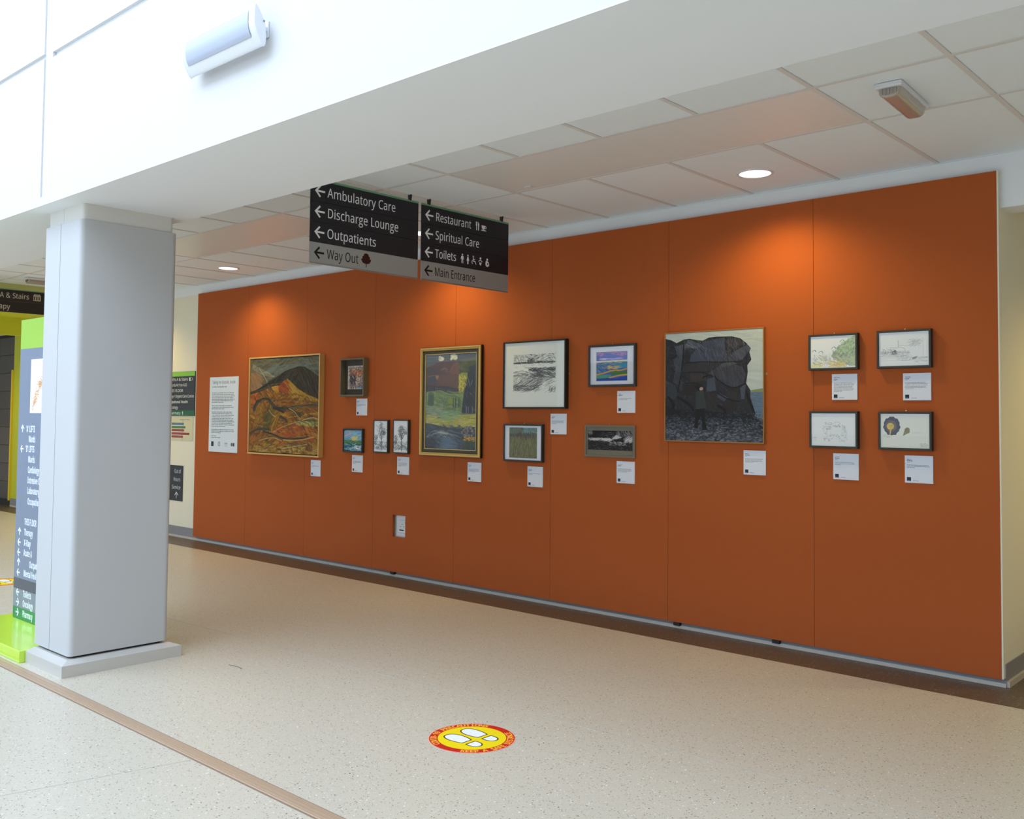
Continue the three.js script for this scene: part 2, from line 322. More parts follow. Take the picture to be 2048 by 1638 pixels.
// wall light on the bulkhead
{
  const t = thing('wall_light', 'unlit white curved wall light on the white bulkhead', 'wall light', [0, 0, BULK1]);
  const prof = [[0.089, 3.168], [0.095, 3.126], [0.093, 3.081], [0.076, 3.04], [0.05, 3.003], [0.042, 3.006], [0.037, 3.06], [0.046, 3.108]];
  const lens = (grow) => { const s = new THREE.Shape(), c = [0.066, 3.085]; const q = prof.map(([z, y]) => new THREE.Vector2(c[0] + (z - c[0]) * grow, c[1] + (y - c[1]) * grow)); s.setFromPoints(new THREE.CatmullRomCurve3(q.map((p) => new THREE.Vector3(p.x, p.y, 0)), true, 'centripetal').getPoints(64).map((p) => new THREE.Vector2(p.x, p.y))); return s; };
  const ex = (s, x0, x1, bev) => { const g = new THREE.ExtrudeGeometry(s, { depth: x1 - x0 - 2 * bev, bevelEnabled: bev > 0, bevelThickness: bev, bevelSize: bev, bevelOffset: -bev, bevelSegments: 2 }); g.translate(0, 0, bev); g.rotateY(-Math.PI / 2); g.translate(x1, 0, 0); g.scale(1, 1, 1); return g; };
  // extrude runs along -x after the turn: profile x becomes z
  mesh('body', ex(lens(1), -3.96, -3.39, 0), M.plasticWhite, t);
  mesh('end_cap', ex(lens(1.02), -3.392, -3.38, 0.004), M.plasticWhite, t);
  mesh('end_cap', ex(lens(1.02), -3.972, -3.96, 0.004), M.plasticWhite, t);
  const pos = [], idx = [], arc = [[0.0935, 3.15], [0.0965, 3.126], [0.0967, 3.1], [0.0945, 3.08], [0.0885, 3.058], [0.079, 3.042]].map(([z, y]) => new THREE.Vector3(0, y, z)), N = 16, cv = new THREE.CatmullRomCurve3(arc).getPoints(N);
  for (const x of [-3.935, -3.425]) for (const p of cv) pos.push(x, p.y, p.z + 0.0012);
  for (let i = 0; i < N; i++) idx.push(i, i + 1, N + 1 + i, i + 1, N + 2 + i, N + 1 + i);
  const g = new THREE.BufferGeometry(); g.setAttribute('position', new THREE.Float32BufferAttribute(pos, 3)); g.setAttribute('uv', new THREE.Float32BufferAttribute(new Array(pos.length / 3 * 2).fill(0), 2)); g.setIndex(idx); g.computeVertexNormals();
  mesh('diffuser', g, std([0.42, 0.46, 0.54], 0.4), t);
  for (const x of [-3.43, -3.9]) mesh('bracket', merge([rbx(x - 0.015, x + 0.015, 3.06, 3.13, 0, 0.006, 0.002), rbx(x - 0.008, x + 0.008, 3.085, 3.105, 0.004, 0.05, 0.003)]), M.plasticWhite, t);
  const scr = new THREE.CylinderGeometry(0.004, 0.004, 0.004, 12); scr.rotateZ(Math.PI / 2); scr.translate(-3.379, 3.105, 0.05); mesh('screw', scr, M.baseGrey, t);
}

// ================================================================= SIGNS
const FONT = 'sans-serif';
function fitText(c, s, x, base, width, px, color, weight = '') {       // text of font size px squeezed or stretched to width
  c.save(); c.font = `${weight} ${px}px ${FONT}`; c.fillStyle = color; c.textBaseline = 'alphabetic'; const w = c.measureText(s).width; c.translate(x, base); if (width) c.scale(width / w, 1); c.fillText(s, 0, 0); c.restore();
}
function arrow(c, cx, cy, s, color, dir = 'left', lw = 0.17) {
  c.save(); c.translate(cx, cy); c.rotate({ left: 0, up: Math.PI / 2, right: Math.PI, down: -Math.PI / 2 }[dir]); c.strokeStyle = color; c.lineWidth = s * lw; c.lineCap = 'butt'; c.lineJoin = 'miter';
  c.beginPath(); c.moveTo(s / 2, 0); c.lineTo(-s / 2 + s * 0.08, 0); c.moveTo(0.02 * s, -s / 2); c.lineTo(-s / 2 + s * 0.06, 0); c.lineTo(0.02 * s, s / 2); c.stroke(); c.restore();
}
function faceMat(tex, rough = 0.4, metal = 0) { return std([1, 1, 1], rough, metal, { map: tex }); }
function plate(name, w, h, d, mat, tex, parent, rough = 0.45, metal = 0, faceName = 'lettering') {   // a slab with its print on the front, local z = front
  const b = mesh(name, rbx(-w / 2, w / 2, -h / 2, h / 2, 0, d, Math.min(0.0015, d / 3), 1), mat, parent);
  const f = new THREE.PlaneGeometry(w - 0.003, h - 0.003); f.translate(0, 0, d + 0.0005); mesh(faceName, f, faceMat(tex, rough, metal), b); return b;
}
const icons = {
  cutlery(c, x, y, h, col) { c.fillStyle = col; c.fillRect(x, y - h / 2, h * 0.1, h * 0.42); c.fillRect(x + h * 0.14, y - h / 2, h * 0.1, h * 0.42); c.fillRect(x, y - h * 0.14, h * 0.24, h * 0.12); c.fillRect(x + h * 0.06, y - h * 0.1, h * 0.12, h * 0.6); c.beginPath(); c.moveTo(x + h * 0.36, y - h / 2); c.quadraticCurveTo(x + h * 0.62, y - h * 0.3, x + h * 0.52, y + 0.06 * h); c.lineTo(x + h * 0.5, y + h / 2); c.lineTo(x + h * 0.36, y + h / 2); c.fill(); },
  cup(c, x, y, h, col) { c.fillStyle = col; c.beginPath(); c.moveTo(x, y - h * 0.3); c.lineTo(x + h * 0.7, y - h * 0.3); c.quadraticCurveTo(x + h * 0.66, y + h * 0.22, x + h * 0.4, y + h * 0.22); c.lineTo(x + h * 0.28, y + h * 0.22); c.quadraticCurveTo(x + 0.03 * h, y + h * 0.2, x, y - h * 0.3); c.fill(); c.lineWidth = h * 0.08; c.strokeStyle = col; c.beginPath(); c.arc(x + h * 0.72, y - h * 0.08, h * 0.14, 0, 6.3); c.stroke(); c.beginPath(); c.ellipse(x + h * 0.38, y + h * 0.33, h * 0.5, h * 0.08, 0, 0, 6.3); c.fill(); },
  person(c, x, y, h, col, skirt) { c.fillStyle = col; c.beginPath(); c.arc(x, y - h * 0.4, h * 0.1, 0, 6.3); c.fill(); if (skirt) { c.beginPath(); c.moveTo(x - h * 0.07, y - h * 0.28); c.lineTo(x + h * 0.07, y - h * 0.28); c.lineTo(x + h * 0.2, y + h * 0.15); c.lineTo(x - h * 0.2, y + h * 0.15); c.fill(); c.fillRect(x - h * 0.09, y, h * 0.18, h * 0.5); } else { c.fillRect(x - h * 0.1, y - h * 0.28, h * 0.2, h * 0.4); c.lineWidth = h * 0.09; c.strokeStyle = col; c.beginPath(); c.moveTo(x - h * 0.1, y - h * 0.24); c.lineTo(x - h * 0.2, y + h * 0.1); c.moveTo(x + h * 0.1, y - h * 0.24); c.lineTo(x + h * 0.2, y + h * 0.1); c.moveTo(x - h * 0.05, y); c.lineTo(x - h * 0.1, y + h * 0.5); c.moveTo(x + h * 0.05, y); c.lineTo(x + h * 0.1, y + h * 0.5); c.stroke(); } },
  wheel(c, x, y, h, col) { c.strokeStyle = col; c.fillStyle = col; c.lineWidth = h * 0.1; c.beginPath(); c.arc(x - h * 0.03, y + h * 0.2, h * 0.26, -2.2, 2.3, true); c.stroke(); c.beginPath(); c.arc(x - h * 0.1, y - h * 0.42, h * 0.09, 0, 6.3); c.fill(); c.beginPath(); c.moveTo(x - h * 0.1, y - h * 0.32); c.lineTo(x - h * 0.07, y + h * 0.1); c.lineTo(x + h * 0.2, y + h * 0.1); c.lineTo(x + h * 0.32, y + h * 0.42); c.moveTo(x - h * 0.08, y - h * 0.12); c.lineTo(x + h * 0.16, y - h * 0.12); c.stroke(); },
  baby(c, x, y, h, col) { c.fillStyle = col; c.beginPath(); c.arc(x, y - h * 0.36, h * 0.14, 0, 6.3); c.fill(); c.lineWidth = h * 0.1; c.strokeStyle = col; c.beginPath(); c.moveTo(x - h * 0.28, y + h * 0.02); c.quadraticCurveTo(x, y - h * 0.3, x + h * 0.28, y + h * 0.02); c.stroke(); c.beginPath(); c.moveTo(x - h * 0.2, y + h * 0.1); c.lineTo(x + h * 0.2, y + h * 0.1); c.lineTo(x + h * 0.08, y + h * 0.42); c.lineTo(x - h * 0.08, y + h * 0.42); c.fill(); },
  nursing(c, x, y, h, col) { c.fillStyle = col; c.beginPath(); c.arc(x, y - h * 0.36, h * 0.14, 0, 6.3); c.fill(); c.beginPath(); c.moveTo(x - h * 0.2, y - h * 0.2); c.quadraticCurveTo(x + h * 0.3, y - h * 0.25, x + h * 0.32, y + h * 0.2); c.quadraticCurveTo(x + h * 0.25, y + h * 0.5, x - h * 0.1, y + h * 0.45); c.quadraticCurveTo(x - h * 0.4, y + h * 0.3, x - h * 0.2, y - h * 0.2); c.fill(); c.fillStyle = '#14181e'; c.beginPath(); c.arc(x + h * 0.08, y + h * 0.12, h * 0.1, 0, 6.3); c.fill(); },
  tree(c, x, y, h, col) { c.fillStyle = col; for (const [dy, w] of [[-0.35, 0.22], [-0.2, 0.34], [-0.02, 0.44], [0.1, 0.36]]) { c.beginPath(); c.ellipse(x, y + dy * h, w * h, h * 0.15, 0, 0, 6.3); c.fill(); } c.fillRect(x - h * 0.03, y, h * 0.07, h * 0.5); },
};
const PX = 1100;
function hangingSign(zLeft, zRight, rows, label, hangers) {
  const w = zLeft - zRight, t = thing('hanging_sign', label, 'sign', [-4.88, 2.424, (zLeft + zRight) / 2]); t.rotation.y = Math.PI / 2;
  const H = 0.13, D = 0.006;
  rows.forEach((row, i) => {
    const silver = row.silver, tex = canvasTex(Math.round(w * PX), Math.round(H * PX), (c, W, Hh) => {
      c.fillStyle = silver ? '#a9b0ae' : '#11161f'; c.fillRect(0, 0, W, Hh);
      const ink = silver ? '#0a0b0c' : '#f6f9fc', m = PX, base = Hh * 0.5 + 0.03 * m;
      arrow(c, row.ax * m, Hh * 0.5, 0.074 * m, ink); fitText(c, row.text, row.x0 * m, base, (row.x1 - row.x0) * m, 0.086 * m, ink);
      row.extra?.(c, m, Hh * 0.5, ink);
    });
    const b = plate('sign_strip', w, H - 0.001, D, silver ? M.silver : M.navy, tex, t, silver ? 0.4 : 0.45, silver ? 0.4 : 0); b.position.set(0, 0.52 - H * (i + 0.5), -D / 2);
  });
  mesh('backing', bx(-w / 2 + 0.001, w / 2 - 0.001, 0, 0.52, -0.0055, -0.003), M.black, t);
  mesh('top_rail', rbx(-w / 2, w / 2, 0.52, 0.533, -0.006, 0.006, 0.002), M.railGreen, t);
  mesh('bottom_rail', rbx(-w / 2, w / 2, -0.006, 0, -0.004, 0.004, 0.0015), M.silver, t);
  for (const hx of hangers) {
    const g = new THREE.CylinderGeometry(0.016, 0.011, 0.046, 16); g.translate(hx, 0.552, 0); mesh('hanger', g, M.black, t);
  }
}
hangingSign(2.308, 1.405, [
  { text: 'Ambulatory Care', ax: 0.07, x0: 0.126, x1: 0.696 },
  { text: 'Discharge Lounge', ax: 0.07, x0: 0.126, x1: 0.724 },
  { text: 'Outpatients', ax: 0.07, x0: 0.126, x1: 0.53 },
  { text: 'Way Out', ax: 0.07, x0: 0.128, x1: 0.383, silver: true, extra: (c, m, cy) => icons.tree(c, 0.447 * m, cy, 0.095 * m, '#3a160c') },
], 'hanging sign with arrows to Ambulatory Care, Discharge Lounge and Outpatients', [-0.375, 0.373]);
hangingSign(1.375, 0.477, [
  { text: 'Restaurant', ax: 0.072, x0: 0.13, x1: 0.492, extra: (c, m, cy, i) => { icons.cutlery(c, 0.54 * m, cy, 0.066 * m, i); icons.cup(c, 0.6 * m, cy + 0.004 * m, 0.06 * m, i); } },
  { text: 'Spiritual Care', ax: 0.072, x0: 0.13, x1: 0.579 },
  { text: 'Toilets', ax: 0.072, x0: 0.13, x1: 0.342, extra: (c, m, cy, i) => { icons.person(c, 0.403 * m, cy, 0.072 * m, i); icons.person(c, 0.46 * m, cy, 0.072 * m, i, true); icons.wheel(c, 0.523 * m, cy, 0.07 * m, i); icons.baby(c, 0.592 * m, cy, 0.068 * m, i); icons.nursing(c, 0.665 * m, cy, 0.068 * m, i); } },
  { text: 'Main Entrance', ax: 0.07, x0: 0.126, x1: 0.54, silver: true },
], 'hanging sign with arrows to Restaurant, Spiritual Care, Toilets and Main Entrance', [-0.379, 0.371]);
{ // sign further down the corridor
  const t = thing('hanging_sign', 'dark hanging sign with the words A & Stairs before the lime lobby', 'sign', [-11.48, 2.61, 1.72]); t.rotation.y = Math.PI / 2;
  const W = 1.3, mat = std([0.03, 0.024, 0.02], 0.35);
  const rows = [(c, m, H) => { fitText(c, 'A & Stairs', 0.585 * m, H * 0.5 + 0.03 * m, 0.32 * m, 0.086 * m, '#d9d2bd'); c.fillStyle = '#b8b096'; c.fillRect(0.95 * m, H * 0.5 - 0.03 * m, 0.085 * m, 0.07 * m); for (const k of [0, 1, 2]) { c.beginPath(); c.arc((0.967 + k * 0.025) * m, H * 0.5 - 0.035 * m, 0.01 * m, 0, 6.3); c.fill(); } c.fillStyle = '#2a241e'; for (const k of [0, 1, 2]) c.fillRect((0.958 + k * 0.026) * m, H * 0.5 - 0.012 * m, 0.012 * m, 0.04 * m); },
    (c, m, H) => { fitText(c, 'Therapy', 0.43 * m, H * 0.5 + 0.03 * m, 0.27 * m, 0.086 * m, '#d9d2bd'); }];
  rows.forEach((draw, i) => { const b = plate('sign_strip', W, 0.126, 0.02, mat, canvasTex(Math.round(W * 700), Math.round(0.128 * 700), (c, w, h) => { c.fillStyle = '#241d18'; c.fillRect(0, 0, w, h); draw(c, 700, h); }), t); b.position.set(0, 0.256 - 0.128 * (i + 0.5), -0.01); });
  mesh('top_rail', rbx(-W / 2, W / 2, 0.256, 0.266, -0.016, 0.016, 0.002), M.railGreen, t);
  for (const hx of [-0.5, 0.5]) { const g = new THREE.CylinderGeometry(0.009, 0.007, 0.114, 12); g.translate(hx, 0.323, 0); mesh('hanger', g, M.black, t); }
}
// signs on the cream wall, half hidden by the column
{
  const W = 0.78, H = 0.532, m = 1000, t = thing('directory_sign', 'black directory sign with lime header and green Pharmacy row on the cream wall', 'sign', [-10.302 - W / 2, 1.448 + H / 2, 0]);
  mesh('board', rbx(-W / 2, W / 2, -H / 2, H / 2, 0, 0.008, 0.002), M.navy, t);
  const row = (name, y0, y1, col, txt, extra) => {
    const h = y1 - y0, tex = canvasTex(Math.round(W * m), Math.round(h * m), (c, w, hh) => { c.fillStyle = col; c.fillRect(0, 0, w, hh); if (txt) fitText(c, txt[0], w - txt[2] * m, hh * 0.5 + 0.018 * m, (txt[2] - txt[1]) * m, 0.05 * m, '#e8ebe6'); extra?.(c, w, hh); });
    const b = plate(name, W, h - 0.001, 0.003, M.navy, tex, t); b.position.set(0, (y0 + y1) / 2 - H / 2, 0.008);
  };
  row('header_strip', 0.473, 0.532, '#84c63a');
  const T = [['Lifts A & Stairs', 0.16, 0.56], ['Wards A11 to A32', 0.18, 0.6], ['THIS FLOOR', 0.27, 0.6], ['Therapy / Urgent Care Centre', 0.012, 0.68], ['Occupational Health', 0.15, 0.66], ['Oncology', 0.38, 0.62], ['Pharmacy', 0.32, 0.6]];
  T.forEach((q, i) => row('sign_row', 0.473 - (i + 1) * 0.0676, 0.473 - i * 0.0676, i === 6 ? '#0e5a2c' : '#22262a', q, i === 0 ? (c, w, h) => { c.fillStyle = '#e8ebe6'; c.fillRect(w - 0.13 * m, h * 0.2, 0.03 * m, 0.045 * m); c.lineWidth = 5; c.strokeStyle = '#e8ebe6'; c.beginPath(); c.moveTo(w - 0.075 * m, h * 0.2); c.lineTo(w - 0.05 * m, h * 0.5); c.lineTo(w - 0.075 * m, h * 0.8); c.stroke(); } : i === 6 ? (c, w, h) => icons.person(c, w - 0.27 * m, h / 2, h * 0.8, '#e8ebe6') : null));
}
{
  const W = 0.56, H = 0.29, t = thing('floor_notice', 'cream notice with coloured bars under the directory sign', 'notice', [-10.334 - W / 2, 1.152 + H / 2, 0]);
  const tex = canvasTex(560, 290, (c, w, h) => {
    c.fillStyle = '#d3cda6'; c.fillRect(0, 0, w, h); c.fillStyle = '#c6bf97'; c.fillRect(300, 40, 40, 250);
    const r = rng(40); c.fillStyle = '#7d7a62'; for (let x = 250; x < 470; x += 12) c.fillRect(x, 34, 8, 6 + r() * 8);
    for (const [y, x1, col] of [[78, 345, '#2f6a8c'], [118, 385, '#2c6b34'], [155, 355, '#8f2334'], [196, 480, '#8c1c2a'], [232, 330, '#8c1c2a']]) { c.fillStyle = col; c.fillRect(60, y, x1 - 60, 26); c.fillStyle = 'rgba(255,255,255,0.35)'; for (let x = 80; x < x1 - 30; x += 22) c.fillRect(x, y + 9, 12, 7); }
  });
  plate('card', W, H, 0.004, std([0.62, 0.58, 0.4], 0.6), tex, t, 0.5, 0, 'print');
}
{
  const W = 0.42, H = 0.425, t = thing('direction_notice', 'black Out of Hours Service notice with an arrow on the cream wall', 'notice', [-10.54 - W / 2, 0.426 + H / 2, 0]);
  const tex = canvasTex(420, 425, (c, w, h) => {
    c.fillStyle = '#10151d'; c.fillRect(0, 0, w, h); const ink = '#d5dbe0';
    fitText(c, 'Out of', 215, 92, 155, 66, ink); fitText(c, 'Hours', 195, 190, 165, 66, ink); fitText(c, 'Service', 165, 285, 205, 66, ink); arrow(c, 275, 358, 80, ink, 'up', 0.14);
  });
  plate('card', W, H, 0.004, M.navy, tex, t, 0.4, 0, 'print');
}
// ---- totem beside the column
{
  const t = thing('totem_sign', 'tall grey and lime directory totem on a lime plinth beside the column', 'sign', [-6.48, 0, 3.2]);
  mesh('plinth', rbx(-0.57, 0.574, 0, 0.07, -0.36, 0.372, 0.004), M.limeGloss, t);
  const W = 0.9, x0 = -6.93 + 6.48, m = 1000, cy = (y) => (2.11 - y) * m;
  mesh('slab', rbx(x0, x0 + W, 0.07, 2.11, -0.05, 0.03, 0.003), std([0.17, 0.19, 0.23], 0.4), t);
  const band = (name, y0, y1, col, draw) => {
    const tex = canvasTex(W * m, Math.round((y1 - y0) * m), (c, w, h) => { c.fillStyle = col; c.fillRect(0, 0, w, h); c.translate(0, -(2.11 - y1) * m); draw?.(c); });
    const b = mesh(name, rbx(x0, x0 + W, y0, y1, 0.03, 0.032, 0.0006, 1), std([0.2, 0.22, 0.25], 0.4), t);
    const f = new THREE.PlaneGeometry(W, y1 - y0); f.translate(x0 + W / 2, (y0 + y1) / 2, 0.0325); mesh('print', f, faceMat(tex, 0.35), b);
  };
  const ink = '#e8edf2', tx = (s, x, y, w) => (c) => fitText(c, s, (x + 6.93) * m, cy(y) + 0.018 * m, w ? w * m : 0, 0.06 * m, ink, 'bold');
  const ar = (d, y) => (c) => arrow(c, 0.075 * m, cy(y), 0.05 * m, ink, d, 0.2);
  band('header_panel', 1.907, 2.108, '#93bf2a');
  band('main_panel', 0.345, 1.907, '#717b8c', (c) => {
    c.fillStyle = '#f2f4f5'; c.fillRect(0.19 * m, cy(1.83), 0.42 * m, 0.363 * m);
    c.strokeStyle = '#c98a3a'; c.lineWidth = 4; const r = rng(21);
    for (let i = 0; i < 26; i++) { const a = i / 26, px = 0.24 * m + a * 0.22 * m, py = cy(1.50) - Math.sin(a * 2.4) * 0.17 * m; for (let k = 0; k < 2; k++) { c.beginPath(); c.ellipse(px + (r() - 0.5) * 50, py + (r() - 0.5) * 60, 10, 17, r() * 3, 0, 6.3); c.stroke(); } }
    const L = [['\'A\' LIFTS', -6.795, 1.355, 0.15], ['Wards', -6.745, 1.287, 0.11], ['\'B\' LIFTS', -6.795, 1.22, 0.15], ['Wards', -6.745, 1.15, 0.11], ['Cardiology', -6.745, 1.08, 0.19], ['Intensive Care', -6.745, 1.01, 0.26], ['Laboratory', -6.745, 0.94, 0.2], ['Occupational Health', -6.735, 0.868, 0.36], ['THIS FLOOR', -6.775, 0.729, 0.2], ['Therapy', -6.775, 0.658, 0.145], ['X-Ray', -6.775, 0.587, 0.115], ['Acute A', -6.775, 0.52, 0.14], ['Outpatients', -6.675, 0.45, 0.22], ['Mental Health', -6.765, 0.383, 0.25]];
    for (const [s, x, y, w] of L) tx(s, x, y, w)(c);
    for (const [d, y] of [['up', 1.36], ['left', 1.222], ['up', 0.66], ['left', 0.587], ['left', 0.518], ['up', 0.452], ['left', 0.382]]) ar(d, y)(c);
  });
  band('blank_panel', 0.272, 0.345, '#474b52');
  band('lower_panel', 0.15, 0.272, '#7a828c', (c) => { tx('Toilets', -6.765, 0.245, 0.135)(c); ar('left', 0.25)(c); tx('Oncology', -6.765, 0.18, 0.17)(c); ar('right', 0.183)(c); });
  band('pharmacy_panel', 0.072, 0.15, '#1a7d43', (c) => { tx('Pharmacy', -6.765, 0.112, 0.17)(c); ar('right', 0.114)(c); });
}
// ---- distance stickers on the floor
{
  const R = 0.2, S = 512, k = S / 2 / R;
  const tex = canvasTex(S, S, (c) => {
    c.translate(S / 2, S / 2); const disc = (r, col) => { c.fillStyle = col; c.beginPath(); c.arc(0, 0, r * k, 0, 7); c.fill(); };
    disc(0.2, '#f2a58e'); disc(0.196, '#c3120f'); disc(0.157, '#efd604');
    const arcText = (s, a0, a1, r, out) => { c.font = `bold ${0.041 * k}px ${FONT}`; c.fillStyle = '#f7b63c'; c.textAlign = 'center'; c.textBaseline = 'middle'; const n = s.length; for (let i = 0; i < n; i++) { const a = a0 + (a1 - a0) * (i + 0.5) / n; c.save(); c.translate(Math.cos(a) * r * k, -Math.sin(a) * r * k); c.rotate(out ? Math.PI / 2 - a : -Math.PI / 2 - a); c.scale(out ? 1.0 : 1.0, 1); c.fillText(s[i], 0, 0); c.restore(); } };
    const D = Math.PI / 180; arcText('COVID-19 PRECAUTIONS', 164 * D, 18 * D, 0.1765, true); arcText('KEEP A SAFE DISTANCE', 208 * D, 338 * D, 0.1765, false);
    c.lineWidth = 0.0065 * k; c.strokeStyle = '#3c3406'; c.fillStyle = '#eceff5';
    const P = (x, y) => [x * k, -y * k];
    for (const s of [-1, 1]) {
      const o = s * 0.052;
      c.beginPath(); c.moveTo(...P(o - 0.03, -0.018)); c.bezierCurveTo(...P(o - 0.05, 0.04), ...P(o - 0.045, 0.112), ...P(o + s * 0.004, 0.112)); c.bezierCurveTo(...P(o + 0.045, 0.112), ...P(o + 0.05, 0.04), ...P(o + 0.03, -0.018)); c.closePath(); c.fill(); c.stroke();
      c.beginPath(); c.moveTo(...P(o - 0.03, -0.042)); c.lineTo(...P(o + 0.03, -0.042)); c.bezierCurveTo(...P(o + 0.036, -0.085), ...P(o + 0.02, -0.104), ...P(o, -0.104)); c.bezierCurveTo(...P(o - 0.02, -0.104), ...P(o - 0.036, -0.085), ...P(o - 0.03, -0.042)); c.closePath(); c.fill(); c.stroke();
    }
  });
  const g = new THREE.CircleGeometry(R, 72); g.rotateX(-Math.PI / 2); g.rotateY(Math.PI / 2); const rim = new THREE.CylinderGeometry(R, R, 0.0008, 72, 1, true);
  for (const [x, z, label] of [[-3.088, 2.65, 'round red and yellow footprint sticker on the open floor'], [-8.826, 2.638, 'round footprint sticker on the floor behind the totem plinth']]) {
    const t = thing('distance_sticker', label, 'floor sticker', [x, 0.0003, z]); const r2 = mesh('edge', rim, std('#f2a58e', 0.5), t); r2.position.y = 0.0004; const f = mesh('print', g, faceMat(tex, 0.45), t); f.position.y = 0.0009;
  }
}

// ================================================================= PICTURES
const rgbs = (c, a = 1) => `rgba(${c[0] | 0},${c[1] | 0},${c[2] | 0},${a})`;
const pick = (r, list) => list[Math.floor(r() * list.length)];
function poly(c, w, h, pts, fill) { c.fillStyle = fill; c.beginPath(); pts.forEach(([x, y], i) => i ? c.lineTo(x * w, y * h) : c.moveTo(x * w, y * h)); c.closePath(); c.fill(); }
function curve(c, w, h, pts, col, lw) { c.strokeStyle = col; c.lineWidth = lw; c.lineCap = 'round'; c.lineJoin = 'round'; c.beginPath(); c.moveTo(pts[0][0] * w, pts[0][1] * h); for (let i = 1; i < pts.length - 1; i++) { const [x, y] = pts[i], [u, v] = pts[i + 1]; c.quadraticCurveTo(x * w, y * h, (x + u) / 2 * w, (y + v) / 2 * h); } const e = pts[pts.length - 1]; c.lineTo(e[0] * w, e[1] * h); c.stroke(); }
function dabs(c, w, h, r, n, box, cols, ang, len, lw, alpha = 0.7, jit = 0.25) {    // brush strokes inside a box [x0,y0,x1,y1]
  for (let i = 0; i < n; i++) {
    const x = box[0] + r() * (box[2] - box[0]), y = box[1] + r() * (box[3] - box[1]), a = (typeof ang === 'function' ? ang(x, y) : ang) + (r() - 0.5) * jit * 2, L = len * (0.5 + r()), col = pick(r, cols), j = (r() - 0.5) * 30;
    c.strokeStyle = rgbs([col[0] + j, col[1] + j, col[2] + j * 0.7], alpha * (0.6 + 0.4 * r())); c.lineWidth = lw * (0.4 + r()); c.lineCap = 'round'; const dx = Math.cos(a) * L * w / 2, dy = Math.sin(a) * L * w / 2, b = (r() - 0.5) * L * w * 0.3;
    c.beginPath(); c.moveTo(x * w - dx, y * h - dy); c.quadraticCurveTo(x * w + b, y * h + b, x * w + dx, y * h + dy); c.stroke();
  }
}
const clipped = (c, w, h, pts, fn) => { c.save(); c.beginPath(); pts.forEach(([x, y], i) => i ? c.lineTo(x * w, y * h) : c.moveTo(x * w, y * h)); c.closePath(); c.clip(); fn(); c.restore(); };
